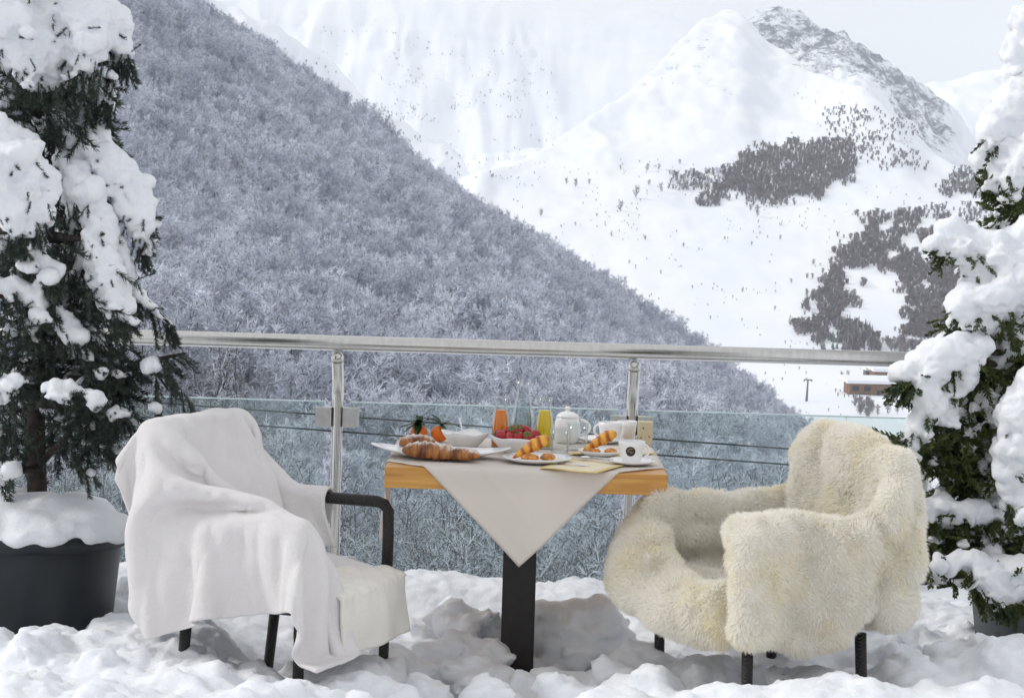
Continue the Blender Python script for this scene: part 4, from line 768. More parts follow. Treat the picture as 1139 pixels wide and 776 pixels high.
# shapes the two throws settled into when draped over the chair (half millimetres, each point relative to the one before)
THROW_DIM = (47, 52)
THROW = [
-423,-601,654,-20,2,38,-19,4,39,-19,3,39,-18,6,39,-17,6,40,-15,8,40,-13,10,40,-11,11,40,-11,13,41,-11,11,40,-10,12,41,-13,8,40,-14,6,41,-15,1,41,-15,-2,41,-13,-7,40,-13,-10,41,-11,-14,39,-9,-14,40,-9,-15,39,-13,-12,40,-17,-1,40,-20,15,35,-11,36,22,11,43,3,30,28,-13,38,13,-17,34,22,-15,23,35,-11,11,41,-9,-1,42,-8,-2,43,-7,0,42,-8,0,43,-8,0,42,-7,0,43,-8,0,42,-8,0,43,-7,0,42,-8,-1,43,-7,-3,42,-8,2,42,-7,12,41,-8,13,41,-7,-3,42,-8,-20,38,-8,-30,29,-8,-17,39,-9,3,42,-12,20,36,-13,25,32,-14,
-385,-608,674,-20,-1,38,-21,0,38,-20,1,39,-19,1,38,-19,2,39,-18,5,39,-17,7,40,-14,9,40,-11,12,41,-7,14,40,-7,15,41,-8,14,40,-10,12,40,-12,9,41,-15,6,41,-14,1,41,-15,-3,41,-14,-7,40,-13,-12,40,-10,-13,40,-9,-16,39,-13,-11,40,-20,4,39,-17,26,30,2,43,10,26,34,-10,38,13,-17,30,28,-13,17,38,-10,4,43,-8,-4,42,-8,-2,42,-7,1,43,-8,0,42,-8,0,43,-8,0,42,-7,0,43,-8,0,42,-7,0,43,-8,0,42,-7,-4,43,-8,2,42,-8,11,41,-7,11,41,-7,-3,42,-8,-20,38,-8,-29,31,-8,-12,41,-10,9,40,-12,23,34,-14,22,35,-13,
-347,-613,694,-20,-3,38,-21,-1,38,-20,0,38,-20,0,38,-20,-1,39,-19,0,39,-19,2,39,-18,4,39,-16,8,40,-12,11,41,-8,14,40,-3,17,40,-4,17,40,-8,14,40,-10,14,41,-12,9,40,-15,6,42,-15,0,40,-15,-3,42,-14,-9,40,-13,-12,40,-8,-17,39,-15,-9,41,-20,14,36,-9,39,19,20,39,-5,37,16,-17,25,33,-11,9,42,-8,-2,43,-8,-5,42,-8,0,42,-8,1,43,-7,0,42,-8,0,42,-8,0,43,-7,0,42,-8,0,43,-8,0,42,-7,0,43,-8,-3,42,-7,0,43,-8,10,41,-7,11,41,-7,-4,42,-8,-22,37,-9,-25,34,-8,-6,42,-10,14,39,-13,25,32,-14,17,38,-13,
-309,-614,715,-20,-6,37,-21,-3,38,-20,2,38,-19,4,39,-20,2,38,-19,-5,39,-20,-3,38,-19,-3,39,-19,0,39,-18,4,40,-14,10,41,-10,13,40,-3,17,40,-1,19,40,-5,17,40,-6,16,40,-11,13,41,-12,9,40,-16,4,42,-15,1,41,-16,-5,41,-14,-9,40,-9,-17,40,-17,-3,40,-17,29,30,8,43,2,35,22,-17,15,40,-8,1,42,-8,-2,42,-8,-5,42,-8,1,43,-7,1,42,-8,0,43,-8,1,42,-8,-1,43,-7,0,42,-8,0,42,-7,0,43,-8,1,42,-7,-3,43,-8,-1,42,-7,8,42,-8,10,41,-7,-4,42,-8,-23,36,-9,-20,37,-8,1,42,-11,18,37,-14,23,34,-14,10,40,-12,
-271,-612,736,-20,-8,37,-20,-6,38,-21,-2,38,-19,5,38,-19,8,38,-21,3,38,-19,-2,39,-18,-8,38,-19,-7,39,-19,-4,39,-19,-1,40,-17,5,39,-12,12,42,-3,17,40,0,19,40,-3,19,39,-4,18,40,-9,14,40,-11,12,42,-13,7,40,-15,5,42,-16,0,40,-16,-4,42,-11,-16,39,-20,12,38,-5,42,14,23,35,-12,1,42,-8,1,42,-7,0,42,-8,-3,42,-8,2,42,-8,0,43,-7,0,42,-8,1,43,-8,-1,42,-7,0,43,-8,0,42,-7,0,42,-8,1,43,-8,-2,42,-7,-2,43,-8,6,42,-7,9,41,-7,-4,43,-9,-22,36,-8,-15,39,-9,7,42,-12,22,34,-14,17,37,-13,2,42,-13,
-233,-608,758,-21,-4,37,-20,-10,37,-20,-7,38,-20,-3,38,-20,6,39,-18,12,37,-20,6,38,-20,0,39,-19,-6,38,-17,-10,39,-17,-8,39,-17,-8,39,-19,-2,40,-12,9,41,-5,18,41,-3,18,39,-4,18,39,-3,18,40,-6,16,41,-9,14,40,-13,9,42,-15,3,41,-14,4,41,-14,6,41,-15,0,42,-11,35,24,-1,43,-2,-4,42,-7,-2,42,-7,-3,43,-8,-1,42,-8,-1,43,-8,0,42,-8,1,43,-8,1,42,-7,-1,43,-8,0,42,-7,0,43,-8,0,42,-8,1,43,-7,-1,42,-8,-2,42,-7,3,43,-8,7,41,-7,-2,43,-8,-20,37,-8,-10,41,-10,12,40,-13,22,34,-14,8,41,-13,-5,41,-13,
-195,-607,779,-22,2,38,-21,-5,37,-19,-11,38,-19,-10,37,-21,-3,39,-20,6,38,-17,15,37,-20,8,38,-20,1,38,-20,-1,39,-19,-4,38,-18,-7,39,-8,-19,37,-15,-12,39,-13,6,42,-5,16,40,-8,15,40,-7,16,40,-6,15,41,-5,16,40,-6,16,41,-10,12,41,-13,11,43,-15,1,40,-14,13,46,-13,36,27,-7,47,5,-6,43,-4,-6,44,-5,-6,42,-6,-6,43,-6,-4,43,-7,-4,42,-7,-3,43,-7,-3,43,-7,-1,42,-8,-1,43,-8,-1,42,-7,1,43,-8,0,42,-7,1,43,-8,-2,42,-7,1,42,-8,3,43,-8,1,42,-8,-15,39,-8,-5,42,-10,17,37,-14,15,38,-14,-1,42,-12,-11,39,-14,
-159,-618,802,-20,10,37,-22,4,37,-21,-3,38,-19,-10,38,-18,-12,38,-20,-6,38,-21,6,38,-16,17,37,-20,8,38,-20,0,39,-19,0,38,-20,0,38,-18,-1,39,0,-28,32,-11,-17,39,-10,8,42,-9,14,40,-10,11,41,-9,12,41,-10,13,40,-9,13,43,-8,14,40,-8,17,44,-6,22,38,-9,21,45,-17,45,38,-3,40,-9,-9,43,-1,-8,44,-1,-8,42,-2,-8,43,-2,-7,43,-4,-7,43,-4,-6,42,-4,-6,43,-6,-5,43,-5,-5,42,-6,-4,43,-7,-4,42,-7,-3,43,-7,-2,42,-7,-2,43,-7,-1,42,-8,0,43,-8,1,42,-8,-5,42,-8,-2,41,-11,15,37,-15,7,41,-14,-10,40,-13,-10,40,-14,
-134,-645,824,-12,18,37,-18,15,37,-20,8,38,-22,0,37,-20,-8,39,-16,-15,37,-20,-7,39,-21,6,38,-16,19,37,-19,5,38,-20,0,38,-19,2,39,-21,16,34,-6,-22,37,2,-33,28,-10,-5,42,-10,12,40,-10,9,41,-11,8,42,-10,11,41,-8,17,42,-6,20,38,-7,26,37,-8,25,37,-6,19,46,-13,40,27,-13,49,8,-5,41,-5,-9,43,2,-8,44,3,-7,42,-7,-8,43,-1,-7,42,-1,-8,43,-1,-7,42,-2,-7,43,-2,-7,42,-3,-7,43,-3,-7,43,-4,-6,42,-5,-6,43,-5,-5,42,-6,-4,43,-6,-5,43,-7,-3,43,-8,-3,42,-8,-3,43,-11,10,39,-16,-3,40,-14,-7,41,-13,-5,40,-13,
-125,-682,846,-4,22,37,-8,21,37,-13,19,38,-18,13,37,-21,3,39,-21,-4,38,-17,-14,38,-18,-8,39,-21,6,40,-16,20,35,-20,0,40,-17,11,37,-21,24,30,-7,-21,37,5,-39,21,-7,-15,40,-10,8,41,-11,4,41,-11,12,42,-9,21,36,-11,28,33,-14,29,27,-15,30,30,2,17,40,2,16,42,-7,35,27,-14,42,11,-9,42,5,-10,43,14,-6,43,-8,-8,42,2,-8,42,6,-8,43,0,-7,42,0,-8,43,-5,-7,42,5,-8,43,0,-6,42,-8,-8,43,-1,-7,43,-1,-7,42,-2,-7,43,-2,-8,43,-3,-7,43,-4,-7,44,-4,-6,43,-5,-5,45,-7,3,39,-20,-3,41,-13,-3,41,-15,-2,41,-15,
-124,-719,868,-5,21,37,-2,22,38,0,23,37,-8,21,37,-13,18,38,-20,10,37,-22,0,39,-17,-8,38,-17,-11,41,-19,8,38,-17,15,38,-18,21,34,-21,26,28,-5,-24,36,7,-41,16,-6,-20,38,-10,2,42,-11,9,41,-13,25,34,-17,32,24,-24,31,19,-17,29,27,-1,24,39,10,5,42,2,17,41,-13,37,18,-17,36,2,-5,42,9,-7,40,9,-5,43,4,-6,42,6,-4,42,23,-9,43,-11,-6,42,11,-8,43,-6,-7,42,6,-8,42,0,-7,43,0,-8,42,0,-7,43,0,-8,42,0,-7,43,0,-7,43,-8,-8,43,-1,-8,44,-1,-7,43,-1,-5,46,-4,2,39,-21,-3,42,-15,-1,39,-19,0,39,-21,
-100,-750,890,-11,19,38,-8,20,37,-7,21,38,-5,21,37,-1,23,37,-7,21,38,-16,17,38,-21,4,38,-20,0,38,-18,1,41,-16,16,41,-14,34,26,-19,18,30,-1,-33,29,5,-41,13,-4,-22,37,-11,3,43,-16,23,34,-22,33,18,-28,31,10,-22,32,21,-7,27,33,10,10,43,12,-2,42,0,29,34,-26,36,4,-34,26,-6,-2,42,8,-1,41,10,-2,42,9,-3,42,10,-4,42,10,-4,42,6,-4,42,6,-5,43,6,-5,42,8,-3,43,23,-9,42,-14,-7,42,0,-7,43,3,-8,42,3,-5,43,6,-7,43,-3,-9,43,0,-8,42,5,-7,42,0,1,49,-11,-3,35,-25,-4,38,-23,-4,33,-27,-4,32,-28,
-61,-759,905,-12,13,40,-13,14,39,-12,15,39,-11,17,38,-10,19,38,-8,21,38,-6,21,38,-8,22,37,-17,13,38,-18,5,40,-17,30,38,-17,59,16,-13,-13,37,2,-39,21,4,-40,14,-5,-19,40,-14,14,40,-23,32,17,-32,30,1,-26,32,13,-17,32,26,2,19,40,14,-8,41,10,11,41,-14,37,22,-36,23,-8,-35,23,-8,-8,43,7,5,41,12,-1,42,10,0,42,10,-5,41,9,-7,42,5,-1,43,8,-1,42,7,-3,43,10,-3,41,11,-3,42,1,-4,43,5,-4,43,6,-3,42,12,-4,44,24,-7,42,0,-7,42,-8,-8,43,8,-8,43,0,4,45,-19,-5,36,-30,-19,15,-40,-16,26,-30,-6,32,-28,
-21,-741,913,-11,8,41,-11,8,40,-12,10,42,-12,10,40,-13,12,41,-13,13,40,-13,17,40,-12,18,38,-12,23,39,-11,30,29,-15,33,31,-11,49,10,-8,-6,43,0,-42,15,2,-37,21,-8,-7,43,-23,25,29,-31,29,-5,-30,31,3,-25,33,13,-12,29,31,10,7,41,16,-14,39,4,26,37,-30,34,3,-41,6,-12,-33,27,-7,-8,43,6,5,41,12,2,41,11,0,42,10,-6,42,8,-9,42,5,-2,43,8,-2,42,8,-3,42,8,-1,42,9,-7,43,4,-2,42,7,-1,42,9,-3,43,10,-4,41,11,3,41,9,2,42,8,-14,39,-1,0,44,0,5,40,-14,-10,29,-31,-21,18,-34,-25,15,-32,-17,26,-30,
4,-706,912,-9,7,42,-9,6,42,-9,7,42,-10,7,42,-10,7,42,-10,9,42,-12,10,42,-12,14,40,-13,18,40,-12,30,32,-12,39,20,-10,42,6,-8,-3,46,1,-42,12,-1,-30,32,-14,7,41,-27,32,16,-31,29,-7,-33,27,-10,-24,33,15,-7,26,35,15,-4,40,16,-14,40,-12,38,22,-40,17,-11,-41,2,-12,-31,31,-5,-6,42,7,6,41,13,3,42,11,-1,42,10,-8,42,6,-9,41,5,-3,43,8,-2,42,8,-3,43,8,-2,42,8,-7,42,5,-3,43,7,-2,42,8,-5,43,10,-3,41,11,14,38,13,3,42,8,-20,33,-7,-1,39,2,21,36,-1,-12,28,-31,-23,14,-35,-24,16,-32,-25,17,-32,
15,-663,908,-8,6,42,-8,6,42,-8,6,42,-8,6,42,-7,7,42,-9,7,42,-8,9,42,-7,9,42,-6,7,41,-7,16,41,-12,38,14,-9,42,7,-6,-4,45,1,-42,14,-4,-18,40,-22,20,33,-31,32,1,-31,22,-18,-31,31,-6,-21,33,18,-4,23,37,9,4,39,24,-21,40,-34,26,-8,-42,-2,-11,-41,11,-12,-26,35,-4,-5,42,8,6,41,13,3,41,11,-3,43,9,-9,41,5,-10,42,6,-2,43,7,-3,42,8,-3,42,8,-3,43,8,-8,42,5,-3,43,8,-4,42,7,-5,42,8,2,42,11,18,36,15,-1,43,7,-34,26,-10,0,43,6,39,11,1,-2,35,-26,-26,17,-31,-26,14,-31,-26,16,-31,
42,-629,908,-7,5,42,-6,5,43,-7,4,42,-6,5,43,-5,3,43,-6,3,43,-5,0,43,-5,0,43,-7,7,44,-8,28,34,-11,59,16,-8,0,0,-5,2,46,0,-36,24,-12,-1,44,-27,29,18,-31,28,-12,-32,20,-21,-30,31,-4,-20,33,21,-3,23,39,17,-3,41,4,-44,12,-46,11,-12,-39,13,-11,-37,19,-11,-23,38,-1,-3,42,8,6,41,13,2,42,11,-4,42,8,-11,42,5,-9,42,5,-3,42,8,-3,43,8,-4,42,7,-4,42,7,-7,42,6,-4,43,7,-5,42,8,-4,43,8,5,41,12,18,36,14,-2,43,7,-35,26,-10,-11,41,2,39,-16,8,14,34,-21,-18,26,-30,-26,16,-31,-27,14,-31,
80,-609,912,-5,3,42,-5,2,43,-6,0,43,-5,0,43,-5,0,43,-6,0,43,-5,0,44,-6,0,42,-8,9,43,-7,26,34,-5,29,27,-13,30,-15,-5,5,48,-2,-27,34,-19,16,38,-30,31,2,-32,22,-20,-32,19,-23,-28,33,-1,-19,33,21,3,18,42,17,-30,32,-24,-39,-9,-41,10,-11,-39,15,-12,-35,25,-9,-20,39,-1,-1,42,9,6,41,14,0,42,10,-6,42,7,-12,42,4,-8,42,6,-3,42,7,-4,42,8,-5,43,7,-5,42,7,-7,42,6,-5,43,7,-5,42,7,-2,43,8,8,40,13,13,40,13,-1,42,7,-18,42,1,-39,19,-10,19,-41,6,39,25,-12,-5,36,-26,-22,23,-30,-27,15,-30,
123,-604,917,-5,0,43,-5,0,43,-6,0,43,-5,0,43,-5,0,43,-6,0,43,-5,0,43,-7,0,43,-7,12,43,-7,32,30,-10,50,10,-8,26,21,-4,-24,35,-8,-7,41,-26,31,20,-32,25,-15,-32,13,-27,-31,24,-18,-26,36,6,-17,33,23,12,-2,45,1,-45,8,-37,-23,-16,-41,7,-11,-39,15,-12,-33,28,-8,-15,41,1,0,41,11,6,41,13,-2,43,9,-9,42,6,-11,41,4,-8,42,6,-4,42,7,-5,43,7,-5,42,7,-6,43,7,-7,42,6,-6,42,6,-5,43,8,1,42,9,10,40,13,9,40,12,-2,43,7,-18,41,0,-44,9,-12,4,-45,6,45,7,-5,12,37,-23,-15,29,-29,-25,19,-29,
166,-605,922,-5,-2,43,-6,-1,43,-5,0,43,-5,0,43,-6,0,44,-5,1,43,-5,2,43,-6,1,42,-7,15,41,-9,31,29,-8,42,8,-5,32,28,-8,-23,38,-14,19,37,-31,33,-4,-33,12,-25,-33,10,-28,-29,32,-10,-19,38,15,-19,34,28,15,-33,30,-21,-38,-12,-40,-14,-14,-41,0,-14,-39,15,-13,-28,32,-7,-12,42,4,2,41,12,4,41,13,-4,43,8,-10,41,4,-12,42,4,-7,42,6,-5,43,8,-5,42,6,-6,42,7,-7,43,6,-7,42,6,-7,42,6,-4,42,7,3,42,11,11,40,13,8,41,12,-5,43,5,-23,38,-2,-44,2,-10,-9,-44,2,44,-13,0,27,33,-16,-4,34,-26,-22,24,-29,
209,-604,928,-5,0,43,-6,0,43,-5,0,43,-6,0,43,-5,0,43,-5,0,43,-6,0,43,-5,1,44,-8,16,39,-8,31,30,-7,43,2,-7,23,34,-9,-5,45,-23,36,15,-34,21,-23,-33,2,-29,-32,22,-22,-23,37,7,-12,27,34,-20,34,14,-9,-48,-8,-28,-27,-12,-37,-19,-13,-41,-4,-14,-37,18,-12,-25,36,-5,-8,42,6,3,41,13,2,42,11,-6,42,7,-12,42,4,-11,42,4,-7,42,6,-5,42,7,-6,42,6,-7,43,7,-7,42,5,-8,42,6,-7,42,6,-3,43,8,5,41,12,12,39,14,6,42,10,-9,42,4,-29,33,-5,-43,-2,-9,-16,-42,0,37,-25,3,38,21,-11,7,36,-23,-15,30,-28,
253,-604,934,-6,0,43,-6,0,43,-5,0,43,-6,0,43,-5,0,43,-5,0,43,-5,0,44,-5,2,43,-5,18,38,-8,29,30,-13,42,1,-6,11,41,-12,32,31,-30,31,-10,-35,7,-27,-33,9,-26,-30,32,-10,-15,32,25,-19,37,16,-40,16,-13,-20,-40,-8,-20,-37,-10,-32,-26,-12,-40,-5,-16,-36,22,-13,-20,39,-2,-4,42,9,3,41,13,-1,42,11,-9,42,5,-12,42,3,-10,42,5,-8,42,6,-6,42,6,-7,43,6,-7,42,6,-8,42,6,-8,42,5,-7,42,6,-2,43,8,8,41,13,12,38,15,3,42,9,-14,41,1,-34,28,-7,-42,-5,-8,-21,-40,-2,28,-34,5,43,8,-5,20,35,-18,-6,34,-27,
295,-604,940,-5,0,42,-6,0,43,-5,0,43,-6,0,43,-5,0,44,-5,0,43,-5,0,43,-5,4,43,-5,23,37,-9,29,31,-13,38,-8,-8,24,42,-21,38,13,-34,21,-20,-34,3,-28,-32,21,-20,-25,36,5,-18,34,19,-33,30,-3,-41,-3,-17,-24,-34,-9,-19,-38,-10,-29,-30,-12,-40,-5,-15,-34,27,-11,-14,41,0,-2,42,11,2,41,13,-4,43,9,-10,41,4,-13,42,3,-10,41,4,-7,43,6,-7,42,6,-8,42,6,-8,42,5,-8,43,6,-9,41,5,-7,43,6,1,42,9,10,40,14,12,38,15,-1,43,7,-20,39,-1,-37,21,-8,-42,-6,-9,-24,-38,-2,19,-39,4,45,-5,0,30,29,-14,4,36,-24,
338,-610,945,-5,3,43,-6,3,43,-6,0,43,-5,0,43,-6,0,43,-5,0,44,-4,0,44,-3,6,43,-4,28,36,-18,60,17,-7,0,0,-15,43,31,-27,36,-6,-35,8,-24,-34,13,-24,-30,31,-8,-21,37,14,-29,32,-2,-39,15,-14,-39,-11,-16,-29,-31,-11,-18,-38,-7,-27,-32,-11,-39,-4,-20,-29,32,-10,-10,42,5,0,41,13,-1,42,12,-7,42,7,-12,42,3,-12,41,3,-10,42,4,-8,42,6,-8,42,6,-8,42,5,-8,43,5,-9,42,5,-10,42,4,-6,42,6,3,42,11,12,38,16,11,40,14,-6,42,5,-26,35,-5,-39,17,-8,-43,-8,-9,-25,-36,-3,12,-42,5,41,-15,3,38,20,-9,15,35,-21,
373,-635,952,-3,6,42,-4,6,43,-4,5,43,-4,5,43,-5,4,43,-5,4,43,-4,1,43,-3,8,44,-4,30,34,-18,56,14,-8,0,0,-24,62,9,-34,25,-17,-34,8,-24,-32,28,-15,-25,35,6,-29,32,-4,-37,21,-12,-40,4,-16,-39,-11,-16,-31,-28,-12,-20,-37,-8,-20,-38,-8,-40,1,-19,-24,37,-7,-6,42,8,0,41,13,-3,42,10,-10,42,5,-12,42,2,-12,41,4,-10,42,4,-9,42,5,-9,42,5,-9,42,5,-9,42,5,-9,42,5,-10,42,4,-5,43,7,5,41,12,15,37,17,7,40,12,-12,42,2,-31,29,-7,-41,14,-8,-41,-8,-9,-26,-35,-3,6,-43,3,36,-25,5,42,11,-4,25,32,-17,
393,-674,959,-1,8,42,-2,7,43,-2,7,43,-6,4,43,-3,4,43,2,11,42,4,17,42,2,28,35,0,35,36,-25,43,16,-18,43,-7,-30,28,-16,-34,20,-20,-33,24,-16,-28,34,-2,-30,29,-9,-36,21,-13,-40,11,-15,-40,6,-15,-38,-11,-17,-29,-31,-11,-12,-42,1,-26,-33,-14,-37,8,-22,-19,40,-3,-4,42,11,-1,41,13,-7,42,8,-11,42,3,-14,41,2,-11,42,3,-10,42,5,-10,42,5,-9,42,4,-10,42,5,-9,42,4,-10,42,4,-11,41,3,-4,43,8,9,40,14,15,36,18,3,42,10,-19,40,-2,-37,21,-8,-40,14,-8,-42,-8,-9,-25,-35,-4,1,-44,3,30,-31,7,44,0,0,33,25,-13,
397,-716,966,1,7,43,2,8,42,4,9,43,5,10,42,8,18,41,7,24,36,1,35,32,-6,35,26,3,39,31,-15,41,19,-30,46,-5,-34,21,-23,-35,25,-17,-31,26,-14,-35,25,-14,-36,19,-14,-41,8,-14,-38,13,-14,-37,17,-15,-38,-16,-16,-22,-37,-7,-9,-42,3,-30,-29,-17,-35,19,-21,-14,42,2,-2,41,13,-4,42,10,-9,41,6,-13,42,2,-14,41,2,-11,42,3,-10,41,4,-11,42,4,-10,42,4,-10,42,5,-10,42,3,-11,41,4,-11,42,3,-2,42,8,12,38,17,14,37,17,-4,43,6,-27,34,-6,-42,9,-7,-35,23,-8,-42,-8,-10,-23,-37,-3,-3,-43,3,23,-37,7,42,-10,3,39,18,-8,
418,-754,973,6,11,42,9,14,40,11,17,39,9,24,35,6,31,32,-2,35,27,-11,37,24,-14,35,21,2,38,23,-7,42,16,-28,37,-1,-37,18,-17,-36,19,-17,-34,21,-15,-37,20,-15,-37,17,-14,-37,17,-14,-33,26,-9,-40,8,-19,-32,-25,-15,-18,-40,-1,-9,-42,8,-31,-20,-25,-29,27,-19,-11,42,6,-4,41,13,-7,43,9,-12,41,3,-14,41,1,-13,41,2,-11,42,4,-11,42,3,-12,41,4,-11,42,3,-10,42,4,-11,41,3,-12,42,2,-11,41,3,0,43,10,16,35,20,10,39,15,-14,42,0,-35,24,-9,-41,5,-7,-32,31,-4,-41,-10,-13,-21,-39,-2,-7,-43,1,16,-41,8,38,-19,8,43,7,-5,
455,-777,974,11,20,37,10,25,35,7,30,31,1,34,28,-9,36,24,-17,34,22,-23,29,22,-2,38,22,8,36,22,0,38,17,-23,37,1,-34,23,-13,-37,13,-21,-36,17,-17,-37,18,-15,-37,19,-14,-35,23,-12,-34,25,-10,-40,-7,-21,-25,-35,-8,-7,-41,13,-16,-40,-4,-35,-6,-29,-24,34,-13,-9,42,9,-5,41,12,-10,42,5,-14,42,1,-14,41,1,-12,41,3,-12,41,3,-12,42,3,-12,41,2,-11,42,4,-11,41,3,-13,41,2,-12,42,2,-11,41,2,2,42,12,18,33,21,3,42,10,-24,36,-5,-40,13,-8,-41,11,-7,-25,36,-3,-38,-17,-12,-16,-41,0,-13,-40,-1,6,-43,5,32,-29,10,43,-4,2,
498,-777,962,7,30,31,3,33,27,-5,36,25,-15,35,22,-23,29,22,-27,25,23,-10,38,21,6,38,20,22,31,21,4,40,16,-22,38,4,-32,28,-6,-37,15,-18,-37,13,-19,-37,18,-15,-35,20,-13,-35,26,-7,-37,10,-21,-34,-24,-19,-15,-40,5,-7,-40,20,-22,-35,-16,-31,8,-32,-20,39,-8,-9,41,11,-9,42,8,-12,41,3,-14,41,1,-14,41,1,-13,41,2,-12,41,3,-13,42,2,-13,41,2,-11,41,3,-12,42,3,-14,40,0,-12,42,2,-12,41,1,3,42,12,18,33,22,-6,43,7,-33,26,-10,-42,4,-10,-39,15,-12,-19,42,6,-19,-33,2,-11,-40,11,-23,-30,-21,-8,-42,-2,17,-38,12,40,-18,7,
529,-759,938,-3,36,25,-10,35,23,-19,33,22,-26,26,22,-29,23,23,-16,35,21,7,38,19,14,35,21,25,28,21,2,40,16,-19,39,5,-28,33,-1,-36,20,-14,-36,11,-20,-37,19,-14,-35,24,-9,-37,17,-17,-36,-9,-24,-23,-39,-6,-7,-36,22,-12,-42,8,-26,-23,-27,-30,21,-27,-17,40,-2,-9,41,9,-11,42,5,-14,41,1,-14,41,1,-14,41,1,-13,41,1,-13,41,2,-13,41,2,-13,41,1,-12,41,3,-13,41,2,-15,40,-1,-11,42,2,-15,40,-1,3,41,12,16,35,21,-14,42,1,-41,11,-12,-39,17,-10,-23,37,3,-3,9,46,-19,-44,-2,-17,-39,-16,-25,-21,-28,-18,-38,-12,0,-43,5,27,-33,13,
542,-734,904,-15,35,22,-21,30,21,-28,25,22,-30,20,23,-21,33,21,0,38,20,12,38,19,25,28,21,25,28,21,-1,42,13,-20,38,7,-20,38,5,-34,25,-9,-37,13,-20,-36,21,-11,-36,20,-11,-37,2,-25,-28,-30,-17,-13,-41,11,-6,-32,28,-18,-42,-4,-27,-9,-34,-25,30,-23,-15,40,1,-11,42,8,-14,41,2,-14,41,0,-14,40,1,-14,41,1,-14,41,1,-13,41,1,-14,41,1,-14,41,1,-12,41,2,-14,41,0,-15,40,-1,-10,41,5,-17,40,-7,-2,41,10,12,37,19,-22,38,-1,-39,13,-14,-27,36,3,-7,23,37,-7,-28,36,-21,-35,-17,-23,-26,-27,-22,-28,-23,-20,-35,-17,-14,-40,-5,7,-43,10,
536,-713,866,-23,30,22,-28,24,22,-31,19,23,-24,29,22,-8,39,19,11,38,19,21,32,21,31,21,21,19,35,20,-6,41,12,-20,37,6,-12,41,8,-30,31,-3,-36,16,-17,-36,22,-10,-37,10,-19,-33,-20,-24,-19,-40,-1,-6,-33,27,-9,-38,20,-22,-35,-19,-28,6,-34,-22,36,-15,-13,41,4,-13,41,5,-14,41,0,-15,41,0,-14,41,1,-14,40,0,-14,41,1,-14,41,0,-14,41,0,-13,40,1,-14,41,0,-14,40,-1,-14,41,1,-9,42,6,-20,37,-11,-9,41,3,5,40,16,-30,30,-7,-25,36,1,-12,31,30,-3,-5,45,-14,-40,15,-22,-29,-24,-23,-22,-29,-22,-30,-22,-20,-34,-18,-19,-37,-14,-15,-41,-1,
519,-699,828,-28,24,23,-31,18,23,-27,27,21,-12,37,19,6,39,19,18,34,20,29,25,21,30,23,21,13,38,17,-12,40,11,-19,38,8,-4,41,12,-24,37,0,-35,22,-12,-37,19,-13,-37,-10,-23,-23,-36,-13,-11,-40,14,-2,-30,31,-14,-40,12,-26,-23,-28,-25,17,-32,-18,40,-7,-14,41,5,-14,41,2,-15,41,0,-14,41,0,-14,40,1,-14,41,0,-14,41,0,-15,40,0,-14,41,-1,-14,40,0,-14,41,-1,-14,40,0,-14,41,0,-11,41,6,-17,38,-11,-14,40,-5,-14,41,4,-15,40,6,-13,35,23,-9,11,42,-8,-22,37,-16,-41,-1,-23,-23,-29,-23,-22,-29,-21,-31,-21,-20,-35,-16,-19,-37,-12,-18,-39,-8,
496,-694,792,-31,19,24,-27,26,21,-16,36,20,0,39,18,15,36,19,26,29,21,32,19,22,26,28,20,5,41,15,-17,38,9,-16,39,9,4,41,13,-18,39,4,-34,27,-8,-39,9,-19,-28,-30,-16,-15,-41,2,-8,-38,20,-2,-30,31,-18,-41,4,-28,-8,-36,-20,31,-21,-17,41,1,-14,40,4,-14,41,0,-15,40,0,-14,41,0,-14,41,0,-14,40,0,-14,41,0,-15,40,0,-14,41,-1,-14,40,-1,-14,41,0,-14,40,-1,-14,41,-1,-13,40,-1,-15,41,1,-13,40,-1,-14,42,0,-16,39,12,-11,29,31,-8,-3,43,-11,-35,24,-20,-37,-15,-23,-17,-32,-22,-25,-27,-21,-34,-18,-19,-37,-11,-18,-39,-7,-17,-39,0,
470,-692,757,-29,24,22,-18,34,19,-4,40,18,12,37,18,22,32,20,31,21,22,32,20,22,20,34,18,-3,41,13,-21,37,9,-8,41,12,9,39,16,-13,42,4,-33,25,-11,-40,-8,-18,-11,-41,9,-13,-38,7,-7,-40,15,0,-31,31,-22,-36,-2,-30,8,-37,-16,41,0,-15,40,0,-15,41,1,-14,40,0,-15,41,0,-14,40,0,-14,41,0,-14,40,0,-14,41,0,-15,40,-1,-14,41,0,-14,40,0,-14,41,0,-14,40,0,-14,41,0,-14,40,0,-14,41,0,-14,41,0,-14,41,0,-13,39,14,-11,17,38,-10,-17,40,-15,-41,7,-21,-29,-25,-22,-16,-33,-22,-30,-23,-19,-37,-12,-19,-38,-6,-18,-39,0,-19,-39,0,
444,-689,722,-21,33,19,-6,40,18,10,38,18,19,34,19,27,27,20,33,17,22,29,25,21,13,38,17,-11,41,12,-18,37,9,2,41,14,14,37,19,-14,41,3,-38,18,-14,-33,-26,-13,-6,-41,13,-8,-39,13,0,-35,27,-4,-36,26,-28,-32,-14,-20,38,-8,-15,39,1,-15,39,0,-15,40,0,-14,40,0,-14,41,0,-14,40,0,-15,41,0,-14,40,0,-14,40,0,-14,41,0,-14,40,0,-15,41,0,-14,40,0,-14,41,0,-14,41,0,-14,40,0,-14,41,0,-14,41,0,-14,41,0,-13,36,21,-10,5,43,-11,-32,28,-18,-39,-10,-22,-20,-32,-22,-22,-29,-20,-36,-16,-19,-38,-5,-19,-39,0,-18,-39,0,-19,-39,0,
